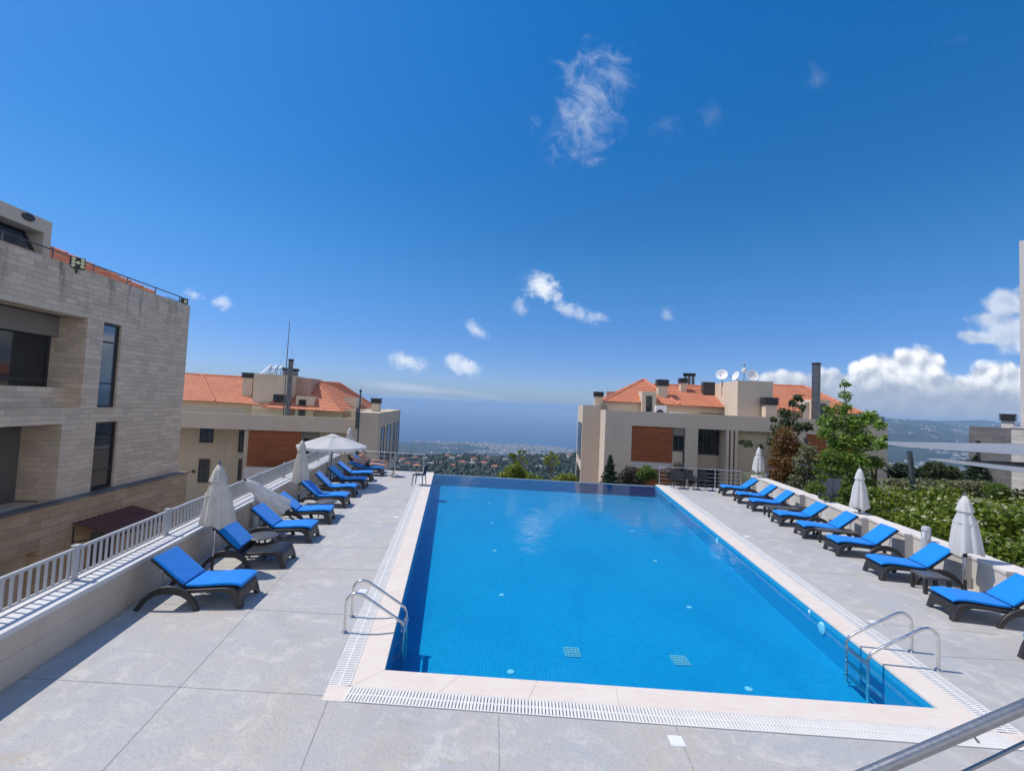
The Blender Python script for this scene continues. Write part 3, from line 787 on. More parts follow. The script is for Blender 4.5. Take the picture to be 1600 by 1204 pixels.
put(closed_umbrella(2.10, M['canvas'], 5, .86, .235), G(1342.5, 838), 'closed white umbrella halfway along the right wall', 'umbrella', GU, .2)
put(closed_umbrella(2.08, M['canvas'], 6, .88, .245), G(1508, 928), 'closed white umbrella nearest the camera on the right', 'umbrella', GU, 1.3)
# leaning one
ub = G(463, 815); dr = ray(381.6, 748.4); H5 = 2.05
bq = dr.dot(dr); w = CAMPOS - ub; bb_ = 2*w.dot(dr); cc_ = w.dot(w) - H5*H5; disc_ = max(0, bb_*bb_ - 4*bq*cc_)
t_ = (-bb_ - math.sqrt(disc_))/(2*bq); tip = CAMPOS + dr*t_
t2_ = (-bb_ + math.sqrt(disc_))/(2*bq); tip2 = CAMPOS + dr*t2_
pass
lu = closed_umbrella(2.05, M['canvas'], 9, .62, .25, False); lu.name = 'leaning_umbrella'
lu.location = ub; lu.rotation_euler = (tip - ub).to_track_quat('Z', 'Y').to_euler()
tag(lu, 'closed white umbrella leaning against the left parapet', 'umbrella', GU)
# open one
def open_umbrella(Rm, Hh, drop):
    r = empty('open_umbrella'); n = 8
    MB().tube([(0, 0, .02), (0, 0, Hh)], .019, 12).build('pole', M['dark_metal'], r, smooth=40)
    MB().lathe([(.22, 0), (.22, .04), (.05, .06), (.04, .3)], 20).build('base', M['dark_metal'], r, smooth=40)
    rows = []
    for i in range(9):
        q = i/8; row = []
        for k in range(n*6+1):
            an = 2*math.pi*k/(n*6); f = abs(((k % 6) - 3)/3)       # 1 at ribs, 0 mid-panel
            rr = Rm*q*(math.cos(math.pi/n)/math.cos(((an + math.pi/n*0) % (2*math.pi/n)) - math.pi/n))
            sag = .05*(1-f*f)*math.sin(q*math.pi*.9)
            row.append((rr*math.cos(an), rr*math.sin(an), Hh - drop*(q**1.25) - sag))
        rows.append(row)
    rows.append([(x*1.0, y*1.0, z - .10 + .03*math.sin(k*2.1)) for k, (x, y, z) in enumerate(rows[-1])])
    MB().grid(rows).build('canopy', M['canvas'], r, smooth=25)
    MB().grid([[(.26*q*math.cos(2*math.pi*k/24), .26*q*math.sin(2*math.pi*k/24), Hh + .05 - .10*q) for k in range(25)] for q in (.05, .5, 1)]).build('top_vent', M['canvas'], r, smooth=50)
    MB().lathe([(.03, Hh+.03), (.03, Hh+.07), (.012, Hh+.10)], 12).build('finial', M['flue'], r, smooth=40)
    for k in range(n):
        an = 2*math.pi*k/n
        MB().tube([(.03*math.cos(an), .03*math.sin(an), Hh-.03), (Rm*.98*math.cos(an), Rm*.98*math.sin(an), Hh-drop-.02)], .008, 6).build('rib', M['white_metal'], r, smooth=40)
        MB().tube([(.03*math.cos(an), .03*math.sin(an), Hh-.55), (Rm*.52*math.cos(an), Rm*.52*math.sin(an), Hh-drop*.46-.02)], .007, 6).build('strut', M['white_metal'], r, smooth=40)
    return r
ou = put(open_umbrella(1.30, 2.02, .42), G(515, 760), 'open white octagonal umbrella on the left deck', 'umbrella', GU, .25)

# ================================================================ TABLES, CHAIRS, LIGHTS
def round_table(p, label, R_=.30, h=.44):
    r = empty('round_table'); 
    MB().lathe([(R_-.02, h-.03), (R_, h-.02), (R_, h-.006), (R_-.008, h)], 36).build('table_top', M['resin_top'], r, smooth=40)
    for k in range(4):
        an = math.pi/4 + k*math.pi/2; c, s = math.cos(an), math.sin(an)
        MB().tube([(c*R_*.62, s*R_*.62, h-.03), (c*R_*.75, s*R_*.75, 0)], [.022, .017], 8).build('leg', M['resin'], r, smooth=40)
    return put(r, p, label, 'side table', 'dark side tables between the loungers')
M['resin_top'] = pm('grey_resin_top', (.105, .10, .10), (.085, .08, .08), .4, scale=6)
round_table(G(408, 868), 'round dark side table between the bare lounger and the next blue one', .31, .44)
round_table(G(509, 806), 'round dark side table by the closed umbrella just before the open one', .29, .44)
def square_table(p, label, L=.48, W=.42, h=.40, rz=0):
    r = empty('square_table')
    MB().box(-L/2, L/2, -W/2, W/2, h-.05, h).build('table_top', M['resin_top'], r, bevel=.008)
    for sx in (-1, 1):
        for sy in (-1, 1):
            x, y = sx*(L/2-.03), sy*(W/2-.03)
            MB().prism([(-.03, 0), (.03, 0), (.03, h-.05), (-.03, h-.05)], y-.03, y+.03, 'y').build('leg', M['resin'], r, bevel=.005, loc=(x, 0, 0))
    return put(r, p, label, 'side table', 'dark side tables between the loungers', rz)
c_ = (v2(G(1425.5, 923.5)) + v2(G(1482, 924)))/2
square_table(c_, 'small square dark table before the bollard light on the right', .48, .42, .36, hr_)
R9 = Matrix.Rotation(hr_, 2)
square_table(v2(G(1201, 808)) - R9 @ Vector((.48, 0)) - R9 @ Vector((0, .2)), 'long dark table beside the third lounger from the far right end', 1.0, .45, .36, hr_)
square_table(v2(G(1280, 847)) - R9 @ Vector((.5, 0)) - R9 @ Vector((0, .2)), 'long dark table tucked behind the lounger by the middle right umbrella', 1.0, .42, .36, hr_)
LL.append(lounger('bare', v2(G(1201, 806)) + R9 @ Vector((-.85, .05)), hr_, 1, 'bare dark lounger without cushion pushed back against the right wall'))

def pedestal_table(p):
    r = empty('pedestal_table')
    MB().lathe([(.28, .41), (.30, .42), (.30, .435), (.29, .44)], 32).build('table_top', M['resin_top'], r, smooth=40)
    MB().tube([(0, 0, .12), (0, 0, .42)], .022, 10).build('column', M['dark_metal'], r, smooth=40)
    for k in range(3):
        an = k*2*math.pi/3 + .5; MB().tube([(0, 0, .14), (.15*math.cos(an), .15*math.sin(an), .06), (.27*math.cos(an), .27*math.sin(an), .012)], .015, 8).build('leg', M['dark_metal'], r, smooth=40)
    return put(r, p, 'low round pedestal table at the far end of the left deck', 'side table')
tb = G(614.5, 744); pedestal_table(tb)
bt = empty('drink_bottle', (tb.x - .03, tb.y, .44), 0, 'clear plastic water bottle standing on the far pedestal table', 'bottle')
MB().lathe([(.032, 0), (.034, .02), (.034, .15), (.028, .18), (.013, .205), (.013, .22)], 14).build('bottle_body', M['clear'], bt, smooth=40)
MB().lathe([(.015, .22), (.015, .24)], 10).build('cap', M['white'], bt)

def plastic_chair():
    r = empty('plastic_chair')
    MB().sheet([[(x, y, .44 + .015*abs(y/.2)**2 - (.012 if abs(x) < .1 else 0)) for y in (-.22, -.12, 0, .12, .22)] for x in (-.22, -.1, 0, .1, .22, .24)], (0, 0, -.025)).build('seat', M['black'], r, smooth=50)
    MB().sheet([[(-.20 - .1*t - .02*(1-(y/.22)**2), y, .46 + .38*t) for y in (-.21, -.12, 0, .12, .21)] for t in (0, .3, .6, .85, 1)], (-.018, 0, 0)).build('backrest', M['black'], r, smooth=50)
    for sx in (-1, 1):
        for sy in (-1, 1):
            MB().tube([(sx*.19, sy*.19, .43), (sx*.235, sy*.215, 0)], [.022, .014], 8).build('leg', M['black'], r, smooth=40)
    return r
ch = plastic_chair(); put(ch, G(654.5, 757.5), 'single black plastic chair near the pool edge on the left deck', 'chair', None, rad(172))
for (q, rz, lab) in (((1058, 762.5), -98, 'black chair leftmost of three by the far right railing'), ((1079.5, 763.8), -88, 'black chair in the middle of three by the far right railing'), ((1102, 765.5), -80, 'black chair rightmost of three by the far right railing')):
    c = copy_tree(ch); put(c, G(*q), lab, 'chair', 'black chairs by the right railing', rad(rz))
def bollard(p, label, h=1.06):
    r = empty('bollard_light')
    MB().lathe([(.095, 0), (.095, .015), (.085, .02), (.085, h-.27)], 24).build('post', M['bollard'], r, smooth=40)
    MB().lathe([(.074, h-.27), (.074, h-.10)], 24).build('lens', M['lamp_glass'], r, smooth=40)
    for k in range(4):
        an = k*math.pi/2 + .6; MB().box(-.014, .014, -.006, .006, h-.27, h-.10).build('strut', M['bollard'], r, loc=(.082*math.cos(an), .082*math.sin(an), 0), rz=an+math.pi/2)
    MB().lathe([(.092, h-.10), (.092, h-.06), (.07, h-.015), (.03, h)], 24).build('cap', M['bollard'], r, smooth=40)
    return put(r, p, label, 'bollard light', 'grey bollard lights along the walls')
bollard(G(1447, 892), 'grey bollard light before the right wall near the square table')
bollard(G(1199.5, 769), 'grey bollard light beside the far right closed umbrella', .92)
for Y_, lab in ((11.6, 'grey bollard light showing behind the leaning umbrella'), (19.4, 'grey bollard light by the far left corner behind the open umbrella')):
    q = line_x(wl0, dWL, Vector((0, Y_)), Vector((1, 0))) - nWL*.13
    bollard(q, lab)
for k, (q, rz) in enumerate((((584, 746), .3), ((590, 746.5), -.2))):
    o = MB().prism([(-.13, -.04), (-.05, -.045), (.05, -.05), (.12, -.03), (.13, .02), (.06, .05), (-.05, .04), (-.12, .04)], 0, .025).build('sandal', M['white'], None, bevel=.006)
    b_ = MB().tube([(.03, -.045, .02), (.02, 0, .07), (.03, .045, .02)], .012, 6).build('strap', M['white'], o)
    put(o, G(*q), 'white sandal lying on the deck beside the last loungers', 'sandal', 'pair of white sandals', rz)

# ================================================================ SUNBATHERS
def skin_body(name, chain, edges, m, parent):
    me = bpy.data.meshes.new(name); me.from_pydata([c[:3] for c in chain], edges, [])
    o = bpy.data.objects.new(name, me); COL.objects.link(o); o.parent = parent
    md = o.modifiers.new('skin', 'SKIN'); md.use_smooth_shade = True
    for i, c in enumerate(chain): me.skin_vertices[0].data[i].radius = (c[3], c[4] if len(c) > 4 else c[3])
    me.skin_vertices[0].data[0].use_root = True
    s = o.modifiers.new('sub', 'SUBSURF'); s.levels = 2; s.render_levels = 2
    me.materials.append(m); return o
def sunbather(lg, label, m, back, arm, shift=0.0, knee=0.0):
    """lies face up on a lounger, legs towards its foot; local axes follow the lounger"""
    r = empty('person', lg.location, lg.rotation_euler.z, label, 'person')
    a = rad(back); hx = .84 + shift; hz = .49
    u = Vector((-math.cos(a), 0, math.sin(a)))
    def T(s, y=0, n=0): q = Vector((hx, 0, hz)) + u*s + Vector((math.sin(a), 0, math.cos(a)))*n; return (q.x, y, q.z)
    c = []; e = []
    def add(p, r1, r2=None, par=None):
        c.append((*p, r1, r2 if r2 else r1))
        if par is not None: e.append((par, len(c)-1))
        return len(c)-1
    pel = add((hx, 0, hz), .155, .10)
    wa = add(T(.17), .125, .085, pel); chs = add(T(.36, 0, .01), .15, .105, wa); sh = add(T(.49), .11, .075, chs)
    nk = add(T(.56, 0, .01), .048, .05, sh); hd0 = add(T(.63, 0, .03), .066, .075, nk); hd1 = add(T(.72, 0, .035), .078, .088, hd0); hd2 = add(T(.80, 0, .03), .055, .06, hd1)
    nose = add(T(.695, 0, .14), .014, .014, hd1)
    for sg in (-1, 1):
        hp = add((hx+.05, sg*.095, hz-.005), .088, .08, pel)
        k1 = add((hx+.26, sg*.10, hz+.02+knee*.5), .072, .072, hp); kn = add((hx+.45, sg*.095, hz+.005+knee), .054, .054, k1)
        cf = add((hx+.60, sg*.092, hz-.02+knee*.6), .052, .052, kn); an = add((hx+.83, sg*.085, hz-.05), .034, .034, cf)
        ft = add((hx+.86, sg*.09, hz+.05), .036, .028, an); add((hx+.865, sg*.095, hz+.115), .026, .016, ft)
        s_ = add(T(.475, sg*.16), .058, .058, sh)
        if arm == 'up' and sg == -1:
            el = add(T(.70, sg*.30, .10), .040, .040, s_); wr = add(T(.86, sg*.10, .10), .030, .030, el); hn = add(T(.90, sg*.04, .11), .034, .018, wr)
        elif arm == 'face' and sg == 1:
            el = add(T(.36, sg*.28, .20), .040, .040, s_); wr = add(T(.56, sg*.12, .24), .030, .030, el); hn = add(T(.63, sg*.07, .21), .034, .018, wr)
        else:
            el = add(T(.22, sg*.245, .0), .040, .040, s_); wr = add((hx+.05, sg*.25, hz-.01), .029, .029, el); hn = add((hx+.12, sg*.245, hz-.01), .036, .018, wr)
        for f in range(5):
            q = Vector(c[hn][:3]); w_ = (q - Vector(c[wr][:3])).normalized(); sd = Vector((0, 1, 0)) - w_*w_.y
            sd.normalize(); q2 = q + w_*(.075 + (.0, .012, .018, .01, -.03)[f]) + sd*(-.03 + .015*f + (.02 if f == 4 else 0)*sg)
            add((q2.x, q2.y, q2.z-.006), .0085, .0085, hn)
    skin_body('body', c, e, m, r)
    # hair
    mb = MB(); cen = Vector(T(.735, 0, .02)); rng = random.Random(3)
    rows = []
    for i in range(9):
        th = math.pi*i/8; row = []
        for k in range(17):
            ph = 2*math.pi*k/16
            d = Vector((math.sin(th)*math.cos(ph), math.sin(th)*math.sin(ph), math.cos(th)))
            loc = u*d.z*.15 + Vector((0, 1, 0))*d.y*.128 + Vector((math.sin(a), 0, math.cos(a)))*(d.x*.115 - .02)
            row.append(cen + loc*(1 + .05*math.sin(5*ph + 3*th)) + u*.03)
        rows.append(row)
    mb.grid(rows); MBo = mb.build('hair', M['hair'], r, smooth=80)
    # swimwear: a close band round the hips
    def band(x0, x1, ry, rz, z0, z1, nm):
        rows = []
        for i in range(5):
            q = i/4; x = x0 + (x1-x0)*q; z = z0 + (z1-z0)*q
            rows.append([(x, ry*math.cos(2*math.pi*k/20), z + rz*math.sin(2*math.pi*k/20)) for k in range(21)])
        MB().grid(rows).build(nm, M['swim'], r, smooth=80)
    band(hx-.07, hx+.10, .185, .118, hz+.01, hz, 'swim_bottoms')
    return r
w1 = sunbather(LL[8], 'person in black swimwear lying on the last lounger, legs toward the pool', M['skin'], 20, 'up')
w2 = sunbather(LL[9], 'dark haired person reclining behind the first sunbather, arm raised to face', M['skin_tan'], 37, 'face', .03, .06)
# ================================================================ BUILDINGS
class Bld:
    """local axes: x along the facade, y into the building, z up"""
    def __init__(s, name, label, px, py, Y, ang, cat='building'):
        q = AT(px, py, Y); s.o = Vector((q.x, q.y)); s.x = Vector((math.cos(ang), math.sin(ang))); s.n = Vector((-s.x.y, s.x.x))
        s.ang = ang; s.root = empty(name, (q.x, q.y, 0), ang, label, cat)
    def p(s, px, py, d=0.0):
        q = s.o + s.n*d; dr = ray(px, py); t = s.n.dot(q)/s.n.dot(Vector((dr.x, dr.y))); w = dr*t
        return ((Vector((w.x, w.y)) - q).dot(s.x), EYE + w.z)
    def w(s, a, d, z): q = s.o + s.x*a + s.n*d; return Vector((q.x, q.y, z))
    def part(s, name, m, boxes, parent=None, bevel=0):
        mb = MB()
        for b in boxes: mb.box(*b)
        return mb.build(name, m, parent or s.root, bevel=bevel)
    def window(s, a0, a1, z0, z1, d, vs=(), hs=(), fr='bronze', gl='glass', name='window', fw=.05, parent=None):
        mb = MB(); e = .07
        mb.box(a0, a1, d-e, d, z0, z0+fw).box(a0, a1, d-e, d, z1-fw, z1).box(a0, a0+fw, d-e, d, z0+fw, z1-fw).box(a1-fw, a1, d-e, d, z0+fw, z1-fw)
        for v in vs: x = a0+(a1-a0)*v; mb.box(x-fw/2, x+fw/2, d-e*.9, d, z0+fw, z1-fw)
        for h in hs: z = z0+(z1-z0)*h; mb.box(a0+fw, a1-fw, d-e*.95, d, z-fw/2, z+fw/2)
        f = mb.build(name, M[fr], parent or s.root)
        MB().box(a0+.02, a1-.02, d-.03, d-.015, z0+.02, z1-.02).build('pane', M[gl], f)
        return f
def roof(parts, name, parent, ridges=(), n=9, lift=.05, m='tile'):
    """parts: (eave0, eave1, ridge1, ridge0) quads in local coordinates, laid in overlapping courses"""
    mb = MB()
    for q in parts:
        e0, e1, r1, r0 = [Vector(v) for v in q]
        ax = (e1-e0).normalized(); nn = ax.cross(((r0+r1)/2 - (e0+e1)/2)).normalized()
        if nn.z < 0: nn = -nn
        nc = max(2, int(round(((r0+r1)/2 - (e0+e1)/2).length/.34)))
        for i in range(nc):
            t0, t1 = i/nc, min(1, (i+1.06)/nc)
            a0, a1, b0, b1 = e0.lerp(r0, t0), e1.lerp(r1, t0), e0.lerp(r0, t1), e1.lerp(r1, t1)
            K = max(2, int((a1-a0).length/.075)); lo = []; hi = []; un = []
            for k in range(K+1):
                f = k/K; A, B_ = a0.lerp(a1, f), b0.lerp(b1, f)
                wv = .022*abs(math.sin((A-e0).dot(ax)*math.pi/.25))
                lo.append(A + nn*(lift + wv)); hi.append(B_ + nn*(.004 + wv)); un.append(A + nn*(-.01))
            mb.grid([un, lo, hi])
    o = mb.build(name, M[m], parent, recalc=False)
    for a, b in ridges:
        a, b = Vector(a), Vector(b); k = max(2, int((b-a).length/.38)); c = MB()
        for i in range(k):
            p, q = a.lerp(b, i/k), a.lerp(b, (i+1.08)/k); c.tube([p + Vector((0,0,.03)), q + Vector((0,0,.015))], [.12, .10], 8)
        c.build('ridge_cap', M[m], o, smooth=40)
    return o
def chimney(b, a, d, z0, z1, w, dp, mbody, cap=.45, mcap='dark_metal', parent=None):
    c = b.part('chimney', M[mbody], [(a-w/2, a+w/2, d-dp/2, d+dp/2, z0, z1-cap)], parent)
    mb = MB(); g = .09
    mb.box(a-w/2-g, a+w/2+g, d-dp/2-g, d+dp/2+g, z1-.06, z1)
    n = 6
    for k in range(n): z = z1-cap + (cap-.06)*k/n; mb.box(a-w/2-g, a+w/2+g, d-dp/2-g, d+dp/2+g, z+.01, z+(cap-.06)/n-.015)
    mb.box(a-w/2-.03, a+w/2+.03, d-dp/2-.03, d+dp/2+.03, z1-cap+.005, z1-.062)
    mb.build('cowl', M[mcap], c); return c
def flue(b, a, d, z0, z1, r):
    f = MB().tube([(a, d, z0), (a, d, z1)], r, 20).build('flue', M['flue'], b.root, smooth=40)
    MB().tube([(a, d, z1), (a, d, z1+.12)], r*1.05, 20).lathe([(r*1.12, z1+.12), (r*1.12, z1+.15)], 20, a, d).build('flue_cap', M['black'], f, smooth=40)

# ---------------------------------------------------------------- stone house close on the left
b = Bld('stone_house', 'grey limestone house with tall dark windows at the left edge', 287, 609, 18, rad(95)); R = b.root
S0 = -16.0; T = 7.02
wu0, wu1 = -4.10, -3.38; wl0_, wl1_ = -4.08, -3.20
o1, o2 = -4.68, -5.23                        # right edges of the two recessed loggias
z1a, z1b = 2.83, 5.57; z2a, z2b = .15, 2.36
D = 1.08
wl = MB()
# upper storey
wl.box(S0, 0, 0, .45, 5.57, T)                               # top band
wl.box(wu1, 0, 0, .45, 2.83, 5.57); wl.box(o1, wu0, 0, .45, 2.83, 5.57)
wl.box(S0, 0, 0, .45, 2.36, 2.83)
wl.box(wl1_, 0, 0, .45, -.0, 2.36); wl.box(o2, wl0_, 0, .45, 0, 2.36)
wl.box(-.45, 0, .45, 9, 0, T)                                # end wall going back
wl.box(S0, -.45, 6, 6.4, -5, T)
wl.build('wall', M['ashlar'], R)
# loggia linings and rear walls
b.part('loggia_wall', M['ashlar'], [(o1-.0, o1+.25, .45, D, 2.83, 5.57), (o2, o2+.25, .45, D, .12, 2.36)])
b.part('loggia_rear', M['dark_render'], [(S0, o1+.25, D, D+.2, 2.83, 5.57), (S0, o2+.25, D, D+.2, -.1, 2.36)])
b.part('floor_slab', M['grey_render'], [(S0, -.46, .46, 6, 2.40, 2.80), (S0, -.46, .46, 6, -.3, .08), (S0, -.46, .46, 6, 5.60, 5.9), (S0, -.46, .46, 6, 6.6, 6.98)])
# parapet of the upper loggia
q0 = b.p(0, 603, .5)[1]; b.part('balcony_parapet', M['ashlar'], [(S0, o1-.002, .47, .62, 2.81, 3.42)])
# glazed doors behind the loggia
wgR = b.p(74, 560, D)[0]; wz = b.window(-13, wgR, 2.9, 5.02, D-.01, (.2, .4, .6, .8), (.33,), 'dark_metal', 'glass', fw=.10); 
sh = b.part('roller_shutter', M['shutter'], [(-13.2, wgR+.15, D-.28, D-.09, 4.95, 5.56)])
# tall slot windows
b.window(wu0+.01, wu1-.01, 2.85, 5.55, .14, (), (.28, .78), 'bronze', 'glass_blue')
b.window(wl0_+.01, wl1_-.01, .17, 2.34, .14, (), (.28, .72), 'bronze', 'glass')
# lower loggia glass rail
b.part('rear_window', M['glass'], [(-11, -6.2, D-.05, D-.005, .4, 2.1)])
fr = MB(); fr.bar((-7.2, .8, .1), (-6.55, .8, 1.25), .035, .035).bar((-6.55, .9, 1.25), (-5.9, .9, .1), .035, .035).bar((-7.0, .9, .55), (-6.0, .9, .55), .03, .03)
fr.bar((-8.6, .9, 1.25), (-6.55, .9, 1.25), .035, .035)
tag(fr.build('swing_frame', M['dark_metal'], None), 'thin grey metal frame standing in the lower loggia of the stone house', 'metal frame')
COL.objects['swing_frame'].location = (b.o.x, b.o.y, .0); COL.objects['swing_frame'].rotation_euler = (0, 0, b.ang)
# plinth of rough stone, standing proud, with ledge, garage opening and doorway
PL = -.32
g0, g1 = b.p(62, 860, PL)[0], None
gz = b.p(30, 868, PL)[1]
pz = -5.2
door0, door1 = b.p(140, 845, PL)[0], b.p(183, 822, PL)[0]
pw = MB()
pw.box(S0, .12, PL, -.002, gz, .10)
pw.box(g0, door0, PL, -.002, pz, gz); pw.box(door1, .12, PL, -.002, pz, gz)
pw.box(.002, .12, -.002, 9, pz, .10)
pw.build('plinth', M['rough_stone'], R)
b.part('ledge', M['ledge'], [(S0, .16, PL-.05, -.004, .10, .16)])
b.part('garage_recess', M['grey_render'], [(S0, g0, 2.0, 2.2, pz, gz), (g0-.2, g0-.001, .0, 2.0, pz, gz)])
b.part('door', M['dark_metal'], [(door0, door1, -.2, -.12, pz, gz-.002)])
# rusty awning
A0, A1 = b.p(112, 822, PL)[0], b.p(195, 793, PL)[0]; az = b.p(190, 794, PL)[1]
aw = MB(); L = A1-A0+.3
rows = [[(A0 + (A1+.3-A0)*k/40, PL - 1.35*t, az - .36*t + (.015 if k % 4 < 2 else 0)) for k in range(41)] for t in (0, .25, .5, .75, 1)]
aw.sheet(rows, (0, 0, -.02))
awo = aw.build('awning', M['rust'], R)
for x in (A0+.05, A1+.2):
    br = MB(); br.bar((x, PL, az-.55), (x, PL-1.3, az-.42), .03, .03); br.bar((x, PL-.02, az-.1), (x, PL-.02, az-.6), .03, .03); br.build('bracket', M['dark_metal'], awo)
# roof, dormer, roof railing and floodlights
ez = b.p(150, 425, .7)[1]
ra = b.p(150, 414, 2.6)
e0, e1 = b.p(60, 398, .75)[0], b.p(240, 456, .75)[0]
roof([((e0-3, .75, T+.18), (e1, .75, T+.18), (e1-1.0, 3.6, b.p(150, 415, 3.6)[1]), (e0-3, 3.6, b.p(150, 415, 3.6)[1]))], 'roof', R,
     [((e0-3, 3.6, b.p(150, 415, 3.6)[1]), (e1-1.0, 3.6, b.p(150, 415, 3.6)[1])), ((e1, .75, T+.18), (e1-1.0, 3.6, b.p(150, 415, 3.6)[1]))])
b.part('roof_base', M['grey_render'], [(S0, -.5, .5, 6, T-.1, T-.02)])
d0, d1 = b.p(0, 316, .55)[0], b.p(82, 350, .55)[0]; dz = b.p(40, 330, .55)[1]
w0, w1, wz1 = b.p(2, 350, .55)[0], b.p(68, 372, .55)[0], b.p(35, 350, .55)[1]
dm = b.part('dormer', M['grey_render'], [(w1, d1, .55, 3.2, T, dz), (d0-3, w1, .55, 3.2, wz1, dz), (d0-3, w0-.05, .55, 3.2, T, wz1)])
wm = MB()
for (a0, a1, h0, h1) in ((w0, w1, 0, .06), (w0, w1, .94, 1), (w0, w0+.06, .06, .94), (w1-.06, w1, .06, .94)):
    zz0, zz1 = T + (wz1-T)*h0, T + (wz1-T)*h1
    y0, y1 = 1.05 - .45*(1-h0), 1.05 - .45*(1-h1)
    wm.add([(a0, y0, zz0), (a1, y0, zz0), (a1, y0+.08, zz0), (a0, y0+.08, zz0), (a0, y1, zz1), (a1, y1, zz1), (a1, y1+.08, zz1), (a0, y1+.08, zz1)], [(0,3,2,1),(4,5,6,7),(0,1,5,4),(1,2,6,5),(2,3,7,6),(3,0,4,7)])
wf = wm.build('dormer_window', M['bronze'], dm)
MB().add([(w0+.02, .64, T), (w1-.02, .64, T), (w1-.02, 1.09, wz1), (w0+.02, 1.09, wz1)], [(0, 1, 2, 3)]).build('pane', M['glass_blue'], wf)
lp = b.p(43, 339, .55); vo = MB().lathe([(.13, 0), (.13, .05), (.10, .08), (.05, .09)], 20).build('bulkhead_lamp', M['dark_metal'], R, smooth=40, loc=(lp[0], .55, lp[1])); vo.rotation_euler = (rad(90), 0, 0); vo.scale = (1.25, .8, 1)
rp = MB().tube([(S0, .25, T+.34), (-.15, .25, T+.30)], .022, 8).tube([(e1, .25, T+.12), (-.15, .25, T+.10)], .014, 8)
for x in np.arange(-.3, -12, -1.35): rp.tube([(x, .25, T), (x, .25, T+.31)], .018, 8)
rp.build('roof_rail', M['flue'], R, smooth=40)
def flood(pos, ry, big, label):
    r = empty('flood_light', pos, ry, label, 'flood light', 'flood lights on the stone house parapet')
    w = .165 if big else .13
    MB().box(-w, w, -.05, .05, -w, w).build('housing', M['black'], r, bevel=.01)
    for (i, k) in ((-1, 1), (1, 1), (0, .0), (-1, -1), (1, -1), (-1, .0), (1, 0)) if big else ((-.4, .4), (.4, .4), (-.4, -.4), (.4, -.4)):
        o = MB().lathe([(.047 if big else .035, 0), (.047 if big else .035, .02), (.025, .03)], 14).build('lens', M['lamp_yellow'], r, smooth=40, loc=(i*w*.6, -.051, k*w*.6)); o.rotation_euler = (rad(90), 0, 0)
    MB().bar((0, .0, -w), (0, .02, -w-.14), .04, .04).build('bracket', M['black'], r)
q = b.p(121, 411, -.06); flood(b.w(q[0], -.06, q[1]), b.ang - rad(38), True, 'square black flood light with yellow lenses on the stone house parapet')
q = b.p(288, 471, .1); flood(b.w(q[0], .1, q[1]), b.ang - rad(15), False, 'small black flood light on the corner of the stone house')

# ---------------------------------------------------------------- beige house left of the sea view
b = Bld('beige_house', 'beige house with red hip roofs and wood panel, left of the sea view', 282, 644, 30, rad(8)); R = b.root
def sz(px, py, d=0): return b.p(px, py, d)
pt = 2.02; so = b.p(281, 667.5)[1]; SR = b.p(557, 646)[0]                      # parapet top, soffit, facade end
blk1 = b.p(592, 645, -.4)[0]; SL = -9.0; GZ = -6.0
pB0, pB1 = b.p(387, 674)[0], b.p(469, 675)[0]
zf = b.p(430, 729)[1]
b.part('parapet', M['beige'], [(SL, SR, 0, .3, so, pt), (SL, SR, .3, 3.0, so, so+.25)])
b.part('wall', M['beige_warm'], [(SL, pB0-2.2, 2.2, 2.5, GZ, so), (pB0-2.2, pB0-.75, 1.9, 2.2, GZ, so), (pB0-.02, pB1, .25, .5, GZ, so), (pB1, SR, .6, .9, GZ, so), (pB0-.3, pB0-.021, .25, 2.2, GZ, so), (SR-.2, SR, .9, 3, GZ, so)])
b.part('wood_panel', M['wood'], [(pB0, pB1, .18, .249, zf, so-.002)])
b.part('balcony_wall', M['wall_white'], [(b.p(381, 735, -.6)[0], pB1+2.2, -.6, -.45, b.p(430, 765, -.6)[1], b.p(430, 731, -.6)[1]), (b.p(381, 735, -.6)[0], pB1+2.2, -.45, .15, b.p(430, 765, -.6)[1], b.p(430, 760, -.6)[1])])
for (x0, y0, x1, y1, dd, vs, hs) in ((312, 669, 334, 691, 2.18, (.5,), ()), (309, 717, 328, 753, 2.18, (.5,), (.5,)), (372, 672, 386, 706, 1.88, (.5,), (.6,)), (371, 717, 384, 750, 1.88, (.5,), (.4,))):
    a0, za = b.p(x0, y1, dd); a1, zb = b.p(x1, y0, dd); b.window(a0, a1, za, min(zb, so-.03), dd, vs, hs, 'dark_metal')
b.part('wall_light', M['dark_metal'], [(b.p(x, 736, 2.15)[0]-.08, b.p(x, 736, 2.15)[0]+.08, 2.08, 2.198, b.p(x, 736, 2.15)[1]-.09, b.p(x, 736, 2.15)[1]+.09) for x in (302,)])
b.part('wall_light', M['dark_metal'], [(b.p(358, 737, 2.15)[0]-.08, b.p(358, 737, 2.15)[0]+.08, 2.08, 2.198, b.p(358, 737, 2.15)[1]-.09, b.p(358, 737, 2.15)[1]+.09)])
a0, za = b.p(470, 712, .58); a1, zb = b.p(498, 685, .58)
b.window(a0, a1, za, zb, .58, (.5,), (), 'dark_metal'); b.part('shutter_box', M['shutter'], [(a0, a1, .42, .598, zb, so-.004)])
